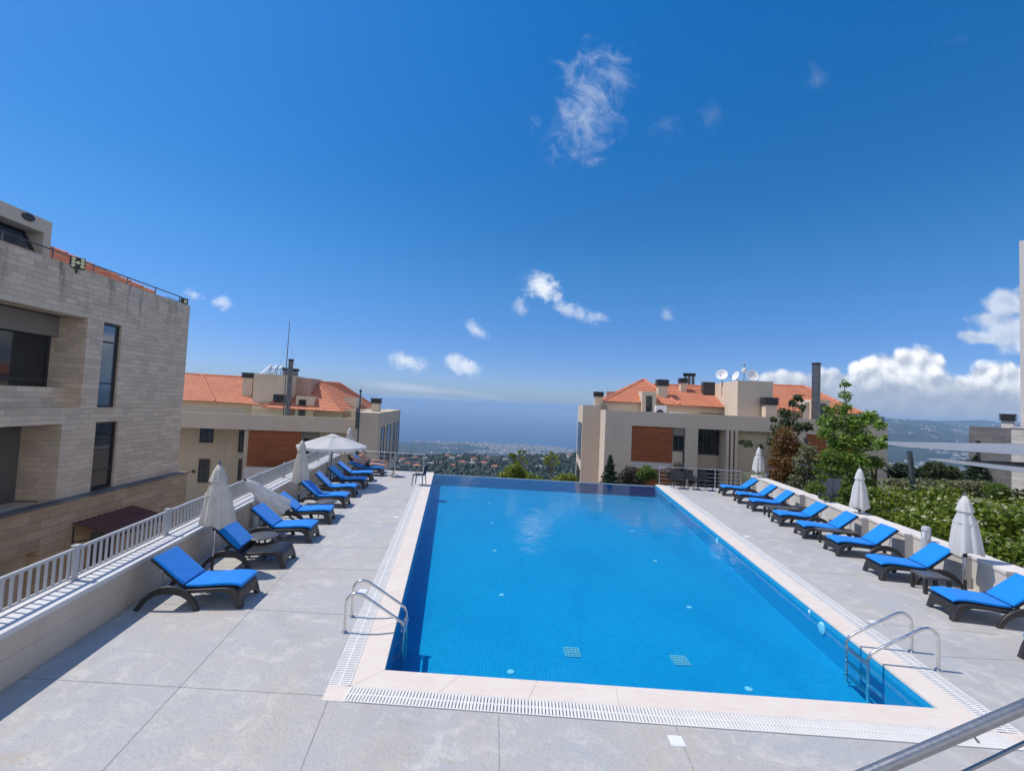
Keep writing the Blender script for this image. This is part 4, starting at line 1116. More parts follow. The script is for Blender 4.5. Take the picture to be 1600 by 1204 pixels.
# right block with its sunless side face full of windows
bt_ = b.p(592, 645, -.4)[1]
b.part('end_block', M['beige'], [(SR+.002, blk1, -.4, 13.5, GZ, bt_)])
for k, (q0, q1) in enumerate(((1.2, 2.7), (4.2, 6.4), (8.4, 9.6), (11.2, 12.8))):
    for z0, z1 in ((-1.9, 1.35), (-5.2, -2.6)):
        f = MB(); x = blk1
        f.box(x+.001, x+.05, q0, q0+.07, z0, z1).box(x+.001, x+.05, q1-.07, q1, z0, z1).box(x+.001, x+.05, q0+.07, q1-.07, z0, z0+.07).box(x+.001, x+.05, q0+.07, q1-.07, z1-.07, z1)
        fo = f.build('side_window', M['dark_metal'], R); MB().box(x+.002, x+.02, q0+.07, q1-.07, z0+.07, z1-.07).build('pane', M['glass'], fo)
b.part('terrace', M['beige'], [(SL, SR, 3.001, 13, so-.3, so+.2)])
gb = [(b.p(390, 640, .35)[0], SR-1.2)]
b.part('glass_balustrade', M['clear'], [(SL, SR-1.0, .14, .16, pt, pt+.42), (SR-1.0, SR-.98, .16, 3.0, pt, pt+.42)])
b.part('roof_storey', M['beige_warm'], [(SL, b.p(396, 600, 4.4)[0], 4.4, 11.5, so+.2, b.p(330, 627, 4)[1]), (b.p(425, 630, 4.6)[0], SR+.7, 4.6, 10.5, so+.2, b.p(480, 637, 4)[1])])
# left hip roof
ez = b.p(332, 627, 4)[1]; rz_ = b.p(395, 590, 8)[1]; sl_ = b.p(335, 627, 4)[0]; st = b.p(315, 589.5, 8)[0]; sr = b.p(398, 600, 4)[0]
roof([((SL, 4, ez), (sl_, 4, ez), (st, 8, rz_), (SL, 8, rz_+.1)), ((sl_, 4, ez), (sr+1, 4, ez-.1), (sr+1, 8, rz_-.05), (st, 8, rz_))], 'roof', R,
     [((sl_, 4, ez), (st, 8, rz_)), ((SL, 8, rz_+.1), (st, 8, rz_)), ((st, 8, rz_), (sr+1, 8, rz_-.05))])
# stair tower
t0, t1 = b.p(396, 600, 4.2)[0], b.p(456, 600, 4.2)[0]; tz = b.p(430, 585, 4.2)[1]
b.part('stair_tower', M['beige'], [(t0, t1, 4.2, 8.5, so+.2, tz)])
t2 = b.p(487, 592, 5.2)[0]; b.part('tower_annex', M['pink_render'], [(t1+.002, t2, 5.2, 8.2, so+.2, b.p(470, 590, 5.2)[1])])
b.window(*[b.p(427, 628, 4.19)[0], b.p(447, 620, 4.19)[0], b.p(430, 630, 4.19)[1], b.p(430, 616, 4.19)[1]], 4.19, (.5,), (), 'bronze')
# right hip roof (pavilion)
el = b.p(411, 636, 3.6); er = b.p(532, 640, 3.6); pk0 = b.p(495, 597, 7.5); pk1 = b.p(531, 599, 8.5); eb = b.p(579, 635, 9)
E0, E1 = (el[0], 3.6, el[1]), (er[0], 3.6, el[1]-.1); K0, K1 = (pk0[0], 7.0, pk0[1]), (pk1[0], 8.4, pk0[1]); E2 = (eb[0]+.6, 11.5, el[1]-.1); E3 = (el[0], 11.5, el[1])
roof([(E0, E1, K0, K0), (E1, E2, K1, K0), (E2, E3, K0, K1), (E3, E0, K0, K0)], 'roof', R, [(E1, K0), (K0, K1), (K1, E2), (E0, K0)])
# dormers on the pavilion
def dormer(px0, px1, pyt, pyb, d, depth, win, m='beige'):
    a0, zt = b.p(px0, pyt, d); a1, _ = b.p(px1, pyt, d); zb = b.p(px0, pyb, d)[1]
    dm = b.part('dormer', M[m], [(a0, a1, d, d+depth, zb, zt)])
    if win:
        w0, w1 = b.p(win[0], pyt, d)[0], b.p(win[1], pyt, d)[0]; b.window(w0, w1, b.p(px0, win[3], d)[1], b.p(px0, win[2], d)[1], d-.002, (), (.35,), 'dark_metal', parent=dm, name='dormer_window')
dormer(463, 491, 618, 650, 4.0, 2.5, (468, 479, 624, 649))
dormer(538, 557, 620, 640, 6.5, 2.5, None)
chimney(b, b.p(387, 592, 5)[0], 5.4, ez-.2, b.p(387, 582, 5)[1], .75, .8, 'beige', .42)
chimney(b, b.p(448, 580, 6.5)[0], 6.5, tz-.2, b.p(448, 575, 6.5)[1], .42, .42, 'flue', .2); chimney(b, b.p(461.5, 580, 6.5)[0], 6.5, tz-.2, b.p(461, 576, 6.5)[1], .36, .36, 'flue', .2)
chimney(b, b.p(588, 630, 3)[0], 3, bt_-.2, b.p(588, 622, 3)[1], .62, .62, 'beige', .40)
fa, fz = b.p(455, 561, 2.2); flue(b, fa, 2.2, so+.2, fz-.15, .175)
# aerial mast, vent pole, solar collectors
q = b.p(452.5, 502, 3.2); ms = empty('aerial_mast', b.w(q[0], 3.2, so+.2), b.ang, 'tall thin aerial mast with guy wires on the beige house roof', 'mast')
MB().tube([(0, 0, 0), (0, 0, (q[1]-so)*.55), (0, 0, q[1]-so-.2)], [.045, .035, .02], 10).build('pole', M['flue'], ms, smooth=40)
for dx, dy in ((-1.9, 1.6), (1.2, 2.0), (.2, -1.2)):
    MB().tube([(0, 0, (q[1]-so)*.8), (dx, dy, 1.4)], .006, 5).build('guy_wire', M['flue'], ms)
q = b.p(563.5, 612, -1.0); vp = empty('vent_pole', b.w(q[0], -1.0, GZ), b.ang, 'dark slim pole rising past the corner of the beige house', 'pole')
MB().tube([(0, 0, 0), (0, 0, q[1]-GZ)], .055, 10).build('pole', M['post_grey'], vp, smooth=40); MB().tube([(0, 0, q[1]-GZ), (0, 0, q[1]-GZ+.15)], .085, 10).build('cap', M['black'], vp, smooth=40)
MB().box(-.22, -.08, -.1, .1, q[1]-GZ-2.6, q[1]-GZ-1.2).build('junction_box', M['post_grey'], vp)
for k, px_ in enumerate((416, 425.5, 434)):
    q = b.p(px_, 586, 7.0); so_ = empty('solar_collector', b.w(q[0], 7.0, tz), b.ang + rad(-60), 'tilted pale solar collector on the beige house stair tower', 'solar panel', 'row of solar collectors')
    MB().add([(-.5, -.45, .12), (.5, -.45, .12), (.5, .3, .95), (-.5, .3, .95), (-.5, -.42, .07), (.5, -.42, .07), (.5, .33, .9), (-.5, .33, .9)], [(0,1,2,3),(7,6,5,4),(0,4,5,1),(1,5,6,2),(2,6,7,3),(3,7,4,0)]).build('panel', M['white'], so_)
    MB().bar((-.4, .25, 0), (-.4, .3, .9), .04, .04).bar((.4, .25, 0), (.4, .3, .9), .04, .04).build('stand', M['dark_metal'], so_)

# ---------------------------------------------------------------- beige house right of the sea view
b = Bld('villa', 'large beige villa with red roofs and wood panels behind the right pool end', 946.6, 639.4, 30.5, rad(-6)); R = b.root
SR = b.p(1387, 662.8)[0]; so, pt = 2.46, 3.46; GZ = -6.0
P0, P1 = 1.83, 4.60
f0 = 8.12
b.part('parapet', M['grey_render'], [(0, SR, 0, .28, so, pt), (0, .28, .28, 12, so, pt), (SR-.28, SR, .28, 12, so, pt)])
b.part('roof_slab', M['grey_render'], [(.28, SR-.28, .281, 12, so+.001, so+.3)])
b.part('facade_pier', M['grey_render'], [(.001, P0, .02, .6, GZ, so), (5.42, 6.27, .02, .6, GZ, so), (P1, 5.42, .22, .6, GZ, so), (P0, P1, .22, .6, GZ, so)])
b.part('wood_panel', M['wood'], [(P0+.002, P1, .12, .219, 0.0, so-.002)])
b.part('wood_panel', M['wood'], [(P0+.002, P1-.05, .12, .219, -3.4, -.47)])
b.part('panel_band', M['wall_white'], [(P0+.002, P1, .05, .218, -.465, -.005)])
b.window(4.66, 5.38, .86, 1.92, .21, (.5,), (), 'dark_metal'); b.part('shutter_box', M['shutter'], [(4.66, 5.38, .1, .218, 1.92, so-.005)])
b.part('downpipe', M['dark_metal'], [(5.34, 5.40, .12, .2, GZ, .86)])
# tall recessed glazing
b.window(6.29, 8.0, .62, so-.02, 1.1, (.38, .7, .78, .86), (.42,), 'dark_metal')
b.window(6.29, 8.0, -3.4, -.35, 1.1, (.5,), (.75,), 'dark_metal')
b.part('recess_wall', M['beige_warm'], [(6.27, f0, 1.1, 1.3, GZ, -3.4), (6.27, f0, 1.0, 1.3, -.35, .62), (8.0, f0+.3, .6, 1.3, GZ, so), (6.271, 6.29, .6, 1.1, GZ, so)])
b.part('fin', M['beige'], [(f0, f0+.16, -.02, .55, GZ, so)]); b.part('fin', M['beige'], [(f0+.28, f0+.44, -.02, .55, GZ, so)]); b.part('fin', M['beige'], [(f0+.56, f0+.72, -.02, .55, GZ, so)])
b.part('entrance_wall', M['beige_warm'], [(f0+.72, 11.6, .5, .7, GZ, so)])
for k in range(3): b.part('fin', M['beige'], [(11.1+.28*k, 11.25+.28*k, -.02, .45, GZ, so)])
b.part('facade_pier', M['grey_render'], [(11.9, 13.2, .02, .6, GZ, so), (16.4, SR-.001, .02, .6, GZ, so)])
b.part('wood_panel', M['wood'], [(13.2, 16.4, .12, .3, -3.0, so-.002)])
b.part('side_wall', M['beige'], [(.002, .3, .601, 12, GZ, so), (SR-.3, SR-.002, .601, 12, GZ, so), (.3, SR-.3, 11.6, 12, GZ, so)])
# left wing, set back
wa, wb = b.p(911, 632.5, 3.6)[0], b.p(939, 634, 3.6)[0]; wt = b.p(911, 632.3, 3.6)[1]
wg = b.part('wing', M['grey_render'], [(wa, wb, 3.6, 11.5, GZ, wt)])
for q0, q1 in ((4.2, 5.2), (6.0, 7.4), (8.2, 9.4)):
    for z0, z1 in ((-.6, 2.3), (-4, -1.4)):
        f = MB().box(wa-.05, wa-.001, q0, q1, z0, z1).build('side_window', M['dark_metal'], R); MB().box(wa-.06, wa-.051, q0+.08, q1-.08, z0+.08, z1-.08).build('pane', M['glass'], f)
b.part('link_wall', M['beige_warm'], [(wb+.002, .0, 4.6, 4.8, GZ, so+.6)])
ln = b.p(942, 690, 4.5); b.window(wb+.1, -.05, -.4, 2.4, 4.58, (), (.4,), 'dark_metal')
chimney(b, b.p(935, 620, 5)[0], 5.0, wt-.3, b.p(935, 612, 5)[1], .62, .62, 'beige', .40)
# penthouse storey and roofs
ez = b.p(1000, 629, 4)[1]; el = b.p(943, 628, 4)[0]
pk = b.p(1006, 593, 8); m0 = b.p(1043, 601.6, 8); m1 = b.p(1130, 605, 8); ee = b.p(1062, 632, 4)[0]; er = b.p(1132, 636.4, 4); ml = b.p(1021, 602, 8)[0]
b.part('roof_storey', M['beige'], [(el+.25, er[0], 4.35, 11.6, so+.3, ez-.02)])
E0, E1, K = (el, 4, ez), (ee, 4, ez), (pk[0], 8, pk[1]); E2, E3 = (ee, 12, ez), (el, 12, ez)
roof([(E0, E1, K, K), (E1, E2, K, K), (E3, E0, K, K), ((ee-1.2, 3.85, er[1]), (er[0]+.1, 3.85, er[1]), (er[0]+.1, 8, m0[1]), (ml, 8, m0[1]))], 'roof', R, [(E0, K), (E1, K), (E3, K), ((ml, 8, m0[1]), (er[0]+.1, 8, m0[1]))])
q0 = b.p(948, 611, 7); b.part('rear_wall', M['pink_render'], [(q0[0], q0[0]+2.2, 7.0, 7.3, so+.3, q0[1])])
dormer(1003.5, 1026, 611, 645, 3.7, 2.2, (1010, 1019, 618, 643))
chimney(b, b.p(1035, 600, 5.2)[0], 5.3, ez-.2, b.p(1035, 593, 5.2)[1], .72, .72, 'beige', .52)
chimney(b, b.p(1067, 600, 6.8)[0], 6.8, m0[1]-.9, b.p(1067, 591, 6.8)[1], .48, .6, 'beige', .40)
for k in range(3): chimney(b, b.p(1071+6*k, 590, 8.6)[0], 8.6, m0[1]-.5, b.p(1075, 583, 8.6)[1], .20, .20, 'flue', .24)
# stair tower with aerials
t0, t1 = b.p(1119, 595, 4.6)[0], b.p(1208, 597, 1.5)[0]; tm = b.p(1153, 594, 1.5)[0]; tz = b.p(1153, 594, 1.5)[1]
b.part('stair_tower', M['beige'], [(tm, t1, 1.5, 6.5, so+.3, tz)])
b.part('tower_shoulder', M['dark_metal'], [(tm-.9, tm-.002, 6.0, 6.6, so+.3, tz+.12)])
for k, (px_, py_, r_, az) in enumerate(((1128, 586, .42, -30), (1150, 588, .36, -75), (1176, 587.5, .44, 5))):
    q = b.p(px_, py_, 3.0 if k else 4.4); qd = 3.0 if k else 4.4
    ds = empty('satellite_dish', b.w(q[0], qd, tz - (.0 if k else .0)), b.ang + rad(az), ('white satellite dish leftmost on the villa stair tower', 'white satellite dish seen edge on in the middle of the villa stair tower', 'white satellite dish rightmost on the villa stair tower')[k], 'satellite dish', 'white satellite dishes on the villa')
    hz = q[1] - tz
    MB().tube([(0, .1, -.05 if k else -1.0), (0, .1, max(.12, hz))], .025, 8).build('stand', M['flue'], ds, smooth=40)
    prof = [(.02, 0), (r_*.4, .02), (r_*.75, .075), (r_, .14), (r_+.012, .135), (r_*.75, .06), (r_*.4, .005), (.02, -.012)]
    o = MB().lathe(prof, 28).build('reflector', M['white'], ds, smooth=60, loc=(0, .08, max(.12, hz))); o.rotation_euler = (rad(68), 0, 0)
    MB().tube([(0, .05, max(.12, hz)-r_*.8), (0, -.42, max(.12, hz)-.05)], .012, 6).lathe([(.03, max(.12, hz)-.08), (.03, max(.12, hz)+.02)], 10, 0, -.42).build('feed_arm', M['flue'], ds, smooth=40)
q = b.p(1163, 566, 2.4); an = empty('antenna_pole', b.w(q[0], 2.4, tz), b.ang, 'short antenna pole with receiver drum on the villa stair tower', 'antenna')
hh = q[1]-tz
MB().tube([(0, 0, 0), (0, 0, hh)], .025, 8).build('pole', M['flue'], an, smooth=40)
MB().lathe([(.05, hh*.45), (.17, hh*.5), (.17, hh*.66), (.05, hh*.72)], 14).build('receiver_drum', M['lamp_glass'], an, smooth=40)
MB().bar((-.15, 0, hh*.85), (.12, 0, hh*.85), .03, .03).bar((0, 0, hh*.95), (0, 0, hh), .08, .08).build('aerial', M['white'], an)
# right roof
pk = b.p(1257, 604, 8); er = b.p(1352, 647, 4); e0 = b.p(1205, 640, 4)
E0, E1, E2 = (t1-.3, 4, e0[1]), (er[0], 4, e0[1]-.05), (er[0], 12, e0[1]); K0, K1 = (t1-.3, 8, pk[1]), (pk[0], 8, pk[1])
roof([(E0, E1, K1, K0), (E1, E2, K1, K1)], 'roof', R, [(K0, K1), (E1, K1)])
b.part('roof_storey', M['beige'], [(t1+.002, er[0]-.3, 4.35, 11.6, so+.3, e0[1]-.02)])
dormer(1271, 1297, 624, 656, 3.4, 2.5, (1281, 1291, 630, 655), 'beige')
q = b.p(1262, 630, 4.2); b.part('dormer_shoulder', M['wall_white'], [(b.p(1257, 640, 3.9)[0], b.p(1270, 640, 3.9)[0], 3.9, 5.5, so+.3, b.p(1262, 628, 3.9)[1])])
fa, fz = b.p(1275.5, 567, 2.6); flue(b, fa, 2.6, so+.3, fz-.15, .27)
chimney(b, b.p(1201, 630, 1.1)[0], 1.0, so+.3, b.p(1201, 621, 1.1)[1], .72, .6, 'beige', .52)
b.part('glass_balustrade', M['clear'], [(SR-1.6, SR-.1, .14, .16, pt, pt+.38), (SR-.12, SR-.10, .16, 6, pt, pt+.38)])
b.part('glass_balustrade', M['clear'], [(.1, .12, .1, 4, pt, pt+.5)])
b.part('terrace_pergola', M['dark_metal'], [(b.p(1095, 645, 3.4)[0], tm-.4, 3.0, 3.8, b.p(1110, 645, 3.4)[1]-.08, b.p(1110, 645, 3.4)[1])])
# air conditioner on the terrace
q = b.p(1033, 640, 2.8); ac = empty('air_conditioner', b.w(q[0], 2.8, so+.3), b.ang, 'white air conditioner box with round fan on the villa roof terrace', 'air conditioner')
h0 = b.p(1033, 633.5, 2.8)[1] - so - .3
MB().box(-.42, .42, 0, .35, .1, h0).build('housing', M['white'], ac, bevel=.02)
fo = MB().lathe([(.27, 0), (.27, .02), (.22, .022), (.05, .022)], 24).build('fan_grille', M['dark_metal'], ac, smooth=30, loc=(-.08, -.001, .1+(h0-.1)*.5)); fo.rotation_euler = (rad(90), 0, 0)
MB().box(-.4, -.3, .05, .3, 0, .1).box(.3, .4, .05, .3, 0, .1).build('feet', M['dark_metal'], ac)
q = b.p(1060, 645, 2.0); MBx = MB().box(-.6, .6, 0, .5, 0, .22).box(-.5, .5, .05, .45, .22, .30).build('roof_box', M['white'], None, loc=b.w(q[0], 2.0, so+.75), rz=b.ang)
tag(MBx, 'low white equipment box on the villa roof terrace beside the air conditioner', 'equipment box')

# ---------------------------------------------------------------- stone house at the right edge
b = Bld('rough_stone_house', 'grey and white rough stone house at the right edge beyond the hedge', 1580, 668, 24, rad(-55)); R = b.root
zt = b.p(1580, 668)[1]
b.part('front_wall', M['stone_white'], [(0, 9, 0, .4, -2, zt)])
gl0 = b.p(1514, 664, 0)
# grey wall runs back to the left
q = AT(1514, 663.5, 27.5); v = Vector((q.x, q.y)) - b.o; a_, d_ = v.dot(b.x), v.dot(b.n)
b2 = math.atan2(d_, a_)
Lg = v.length
gwp = MB().box(0, Lg, -.4, 0, -2, .9).box(0, Lg, -.4, 0, 2.6, zt-.02).box(0, Lg*.70, -.4, 0, .9, 2.6).box(Lg*.82, Lg, -.4, 0, .9, 2.6).build('side_wall', M['stone_grey'], R); gwp.rotation_euler = (0, 0, b2)
gwn = MB().box(Lg*.70, Lg*.82, -.3, -.2, .9, 2.6).build('window', M['glass'], R); gwn.rotation_euler = (0, 0, b2)
b.part('coping', M['stone_smooth'], [(-.05, 9, -.05, .45, zt, zt+.08)])
t0 = max(b.p(1593.5, 520, 3.0)[0], b.p(1593.5, 520, 1.2)[0]); b.part('tower', M['stone_smooth'], [(t0, t0+6, 1.2, 3.0, -2, b.p(1597, 389, 3.0)[1])])
q = AT(1575, 655, 26.5); v = Vector((q.x, q.y)) - b.o
chimney(b, v.dot(b.x), v.dot(b.n), 1.0, AT(1575, 646.5, 26.5).z, .50, .50, 'wall_cap', .42)
b.part('rear_wall', M['stone_grey'], [(a_+.3, 9, d_+1.0, d_+1.3, -2, zt-.3), (t0, t0+8, .41, 1.19, -2, zt-.1)])
# ================================================================ PLANTS
rngN = np.random.default_rng(11)
def leaf_arrays(clumps, n, size, up=.35, shell=.45, asp=.5):
    cl = np.array(clumps, float); vol = (cl[:, 3]*cl[:, 4]*cl[:, 5])**(.75); pr = vol/vol.sum()
    idx = rngN.choice(len(cl), n, p=pr); d = rngN.normal(size=(n, 3)); d /= np.linalg.norm(d, axis=1)[:, None]
    r = rngN.random(n)**shell * (1 + .12*rngN.normal(size=n))
    c = cl[idx, :3] + d*r[:, None]*cl[idx, 3:6]
    nrm = d*.6 + rngN.normal(size=(n, 3))*.6 + np.array([0, 0, up]); nrm /= np.linalg.norm(nrm, axis=1)[:, None]
    a = np.cross(nrm, rngN.normal(size=(n, 3))); a /= np.linalg.norm(a, axis=1)[:, None]; b = np.cross(nrm, a)
    s = size*(.6 + .8*rngN.random(n))[:, None]
    v = np.stack([c - a*s, c + b*s*asp + nrm*s*.12, c + a*s, c - b*s*asp + nrm*s*.12], 1).reshape(-1, 3)
    return v, np.arange(4*n).reshape(-1, 4)
def foliage(name, clumps, n, size, m, parent, **kw):
    o_ = Vector(parent.location) if parent else Vector((0, 0, 0))
    v, f = leaf_arrays(clumps, n, size, **kw)
    return arr_mesh(name, v - np.array(o_), f, m, parent)
def px_clumps(lst, Y, spread, seed, ky=1.0):
    rn = random.Random(seed); out = []
    for (x, y, r) in lst:
        yy = Y + rn.uniform(-spread, spread); c = AT(x, y, yy); q = r*yy/FPX
        out.append((c.x, c.y, c.z, q, q*ky, q*.92))
    return out
def plant(name, label, cat, lst, Y, base_px, zbase, n, size, m, spread=.5, seed=1, trunk=.06, limbs=True, group=None, flowers=None, **kw):
    bp = AT(base_px, 640, Y); r = empty(name, (bp.x, Y, zbase), 0, label, cat, group)
    cl = px_clumps(lst, Y, spread, seed)
    foliage('foliage', cl, n, size, M[m], r, **kw)
    if trunk:
        mb = MB(); rn = random.Random(seed+5); zt = max(c[2] for c in cl)
        top = Vector((cl[0][0]-bp.x, cl[0][1]-Y, cl[0][2]-zbase)); sp = []
        for k in range(7):
            t = k/6; sp.append(Vector((top.x*t**1.5 + rn.uniform(-.03, .03)*(k > 0), top.y*t**1.5, top.z*t)))
        mb.tube(sp, [trunk*(1-.85*k/6) for k in range(7)], 8)
        o = mb.build('trunk', M['bark'], r, smooth=60)
        if limbs:
            for c in cl[1:]:
                e = Vector((c[0]-bp.x, c[1]-Y, c[2]-zbase)); h = max(.15, min(.8, (e.z - .6*math.hypot(e.x, e.y))/max(.1, top.z)))
                k = h*6; i = min(5, int(k)); s = sp[i].lerp(sp[i+1], k-i)
                MB().tube([s, s.lerp(e, .5) + Vector((rn.uniform(-.06, .06), rn.uniform(-.06, .06), .05)), e], [trunk*.42, trunk*.28, trunk*.1], 6).build('limb', M['bark'], o, smooth=60)
    return r
plant('plane_tree', 'bright green young tree rising above the right garden wall', 'tree',
      [(1320, 600, 7), (1321, 618, 9), (1317, 638, 12), (1296, 640, 8), (1300, 660, 17), (1332, 664, 20), (1358, 652, 13), (1374, 664, 9), (1290, 676, 12), (1312, 690, 18), (1348, 690, 19), (1376, 694, 10),
       (1300, 716, 18), (1336, 720, 21), (1366, 722, 12), (1322, 745, 22), (1292, 736, 13), (1350, 752, 16), (1382, 684, 6), (1280, 660, 6)],
      17.5, 1325, 0, 8200, .07, 'leaf_bright', 1.1, 2, .07, asp=.62, shell=.75)
plant('loquat_tree', 'dark leaved sparse tree in front of the villa facade', 'tree',
      [(1238, 630, 7), (1226, 645, 9), (1247, 622, 7), (1252, 636, 6), (1231, 664, 13), (1216, 672, 11), (1246, 668, 9), (1261, 666, 8), (1204, 690, 7), (1188, 698, 5), (1168, 693, 7), (1158, 690, 4), (1240, 650, 7), (1208, 655, 5)],
      22, 1236, -.5, 1500, .135, 'leaf_dark', .8, 3, .07, asp=.36, shell=.6)
plant('red_column_shrub', 'tall red brown leaved shrub beside the far right umbrella', 'shrub',
      [(1226, 682, 17), (1240, 698, 16), (1217, 703, 14), (1228, 724, 19), (1214, 742, 14), (1238, 742, 17), (1243, 716, 14), (1220, 764, 13), (1240, 768, 13), (1208, 722, 9)],
      20.5, 1226, -.5, 6500, .065, 'leaf_red', .5, 4, .05, shell=.5)
plant('grey_shrub', 'grey green shrub between the red shrub and the bright tree', 'shrub',
      [(1262, 704, 13), (1255, 724, 16), (1273, 728, 14), (1249, 750, 16), (1268, 752, 17), (1281, 768, 13), (1258, 775, 13), (1276, 785, 12)],
      19, 1265, -.4, 5200, .06, 'leaf_grey', .5, 5, .05, shell=.5)
plant('green_shrub', 'yellowish green shrub left of the dark garden gate', 'shrub',
      [(1298, 714, 13), (1284, 735, 12), (1272, 764, 12), (1265, 782, 11), (1288, 756, 12), (1302, 734, 12)],
      16.6, 1285, 0, 4200, .06, 'leaf_mid', .5, 6, .04, shell=.5)
plant('green_shrub', 'low green shrub in front of the foot of the dark garden gate', 'shrub', [(1290, 782, 8), (1312, 784, 9), (1300, 790, 9), (1318, 768, 8), (1282, 762, 8), (1320, 752, 8), (1285, 745, 7)], 15.15, 1303, 0, 1800, .05, 'leaf_mid', .2, 26, .03, shell=.5)
plant('green_shrub', 'green shrub right of the dark garden gate, under the bright tree', 'shrub',
      [(1330, 770, 14), (1345, 785, 14), (1322, 788, 10), (1362, 772, 12)], 15.8, 1336, 0, 3200, .06, 'leaf_mid', .5, 16, .04, shell=.5)
# flowering hedge behind the right wall, and further garden planting
hd = empty('flowering_hedge', p3(wr0 + nWR*1.5, 0), 0, 'wide cream flowering hedge behind the right garden wall', 'hedge')
cl = []; rn = random.Random(21)
for k in range(400):
    t = rn.uniform(-7.5, 7.6); u = rn.uniform(1.5, 9.5)
    zt = 1.02 + .15*min(u-.6, 2.6) + .12*math.sin(t*1.9) + rn.uniform(-.12, .12) - .05*max(0, t-2) + .38*mnoise.noise(Vector((t*.8, u*.8, 3)))
    c = wr0 + dWR*t + nWR*u; r_ = rn.uniform(.32, .55)
    cl.append((c.x, c.y, zt - r_*.8, r_, r_, r_*.85)); 
    if k % 2 == 0: cl.append((c.x + rn.uniform(-.3, .3), c.y, zt - 1.0, .5, .5, .5))
foliage('foliage', cl, 95000, .066, M['leaf_hedge'], hd, up=.5, shell=.35, asp=.55)
fc = [(c[0] + rn.uniform(-.3, .3), c[1] + rn.uniform(-.3, .3), c[2] + c[5]*rn.uniform(.35, .95), .085, .085, .05) for c in cl for _ in range(3) if c[2] > .5]
foliage('blossom', fc, 11000, .036, M['flower'], hd, up=1.2, shell=.7, asp=.8)
st_ = MB()
for c in cl[::5]: st_.tube([(c[0]-hd.location.x, c[1]-hd.location.y, 0), (c[0]-hd.location.x+rn.uniform(-.2, .2), c[1]-hd.location.y, c[2])], [.018, .008], 5)
st_.build('stem', M['bark'], hd, smooth=60)
plant('clipped_hedge', 'low grey green clipped hedge beyond the flowering hedge', 'hedge', [(1395+14*k, 757 + (k % 2)*2 + k*.4, 12) for k in range(11)] + [(1400+14*k, 768, 12) for k in range(10)], 21.6, 1470, 0, 12000, .07, 'leaf_grey', .5, 7, .0, shell=.35)
plant('ball_shrub', 'small round clipped bright green shrub by the white stone wall', 'shrub', [(1558, 768, 15), (1558, 768, 14)], 19.3, 1558, 0, 4200, .035, 'leaf_mid', .05, 8, .03, limbs=False, shell=.2)
for k, (x, y, r_, lab) in enumerate(((1412, 738, 17, 'dark bushy tree beyond the clipped hedge, left of the shade sail post'), (1462, 737, 17, 'dark bushy tree beyond the clipped hedge, under the upper sail'), (1484, 741, 13, 'smaller dark bush at the right end of the trees behind the clipped hedge'))):
    plant('dark_tree', lab, 'tree', [(x, y-4, r_*.8), (x-r_*.7, y+3, r_*.75), (x+r_*.7, y+3, r_*.75), (x, y+12, r_*.9)], 31, x, -4, 2600, .13, 'leaf_conifer' if k == 0 else 'leaf_dark', .8, 30+k, .12)
def conifer(name, label, px, ytop, ybot, wpx, Y, zb, n, m='leaf_conifer', seed=1, cat='tree'):
    bp = AT(px, 640, Y); zt = AT(px, ytop, Y).z; z0 = AT(px, ybot, Y).z; w = wpx*Y/FPX
    r = empty(name, (bp.x, Y, zb), 0, label, cat); cl = []; rn = random.Random(seed)
    for k in range(26):
        t = (k+.5)/26; an = k*2.4; rr = w*(1-t)*.62
        cl.append((bp.x + rr*math.cos(an), Y + rr*math.sin(an), z0 + (zt-z0)*t, w*(.5*(1-t)+.14), w*(.5*(1-t)+.14), (zt-z0)*.055))
    foliage('foliage', cl, n, .085, M[m], r, shell=.6, asp=.28)
    MB().tube([(0, 0, 0), (0, 0, zt-zb)], [.09, .015], 8).build('trunk', M['bark'], r, smooth=60); return r
conifer('conifer', 'dark conifer in front of the right house corner, just past the pool edge', 956, 712, 765, 17, 25, -4, 3600, seed=3)
conifer('conifer', 'dark layered conifer behind the shade sails near the stone house', 1525, 712, 752, 20, 26, -1, 2600, seed=4)
plant('plum_shrub', 'purplish shrub between the conifer and the little round tree', 'shrub', [(985, 738, 12), (974, 748, 12), (996, 750, 12), (984, 756, 14)], 26, 984, -4, 2400, .075, 'leaf_plum', .4, 9, .05)
plant('plum_shrub', 'purplish shrub behind the three black chairs', 'shrub', [(1060, 730, 9), (1050, 738, 11), (1070, 740, 10), (1060, 748, 14), (1080, 750, 9)], 26.5, 1060, -4, 2200, .075, 'leaf_plum', .4, 10, .05)
plant('standard_tree', 'little round headed tree in front of the wood panel', 'tree', [(1010, 735, 9), (1003, 741, 8), (1018, 741, 9), (1011, 744, 8)], 25, 1010, -4, 2000, .07, 'leaf_mid', .3, 11, .05)
plant('yellow_bush', 'bright yellow green bush just beyond the infinity edge', 'shrub', [(800, 738, 13), (815, 742, 12), (787, 745, 10), (808, 730, 8), (828, 748, 10), (842, 750, 7)], 27, 806, -6, 4200, .075, 'leaf_yellow', .5, 12, .07)
plant('yellow_bush', 'small yellow green bush by the foot of the villa wing', 'shrub', [(880, 748, 10), (893, 748, 9), (870, 752, 8)], 29, 883, -7, 2200, .075, 'leaf_yellow', .5, 13, .06)
plant('thin_tree', 'thin half bare tree standing above the yellow green bush', 'tree', [(812, 706, 4), (803, 712, 5), (820, 705, 3), (817, 716, 4), (798, 710, 3), (806, 722, 5), (823, 722, 3), (815, 700, 2)], 33, 812, -8, 260, .11, 'leaf_yellow', .5, 14, .11)
plant('thin_tree', 'thin light tree standing right of the yellow green bush', 'tree', [(862, 708, 4), (856, 716, 6), (868, 714, 5), (872, 722, 4), (853, 723, 4), (863, 726, 4)], 36, 862, -9, 320, .11, 'leaf_yellow', .5, 15, .11)
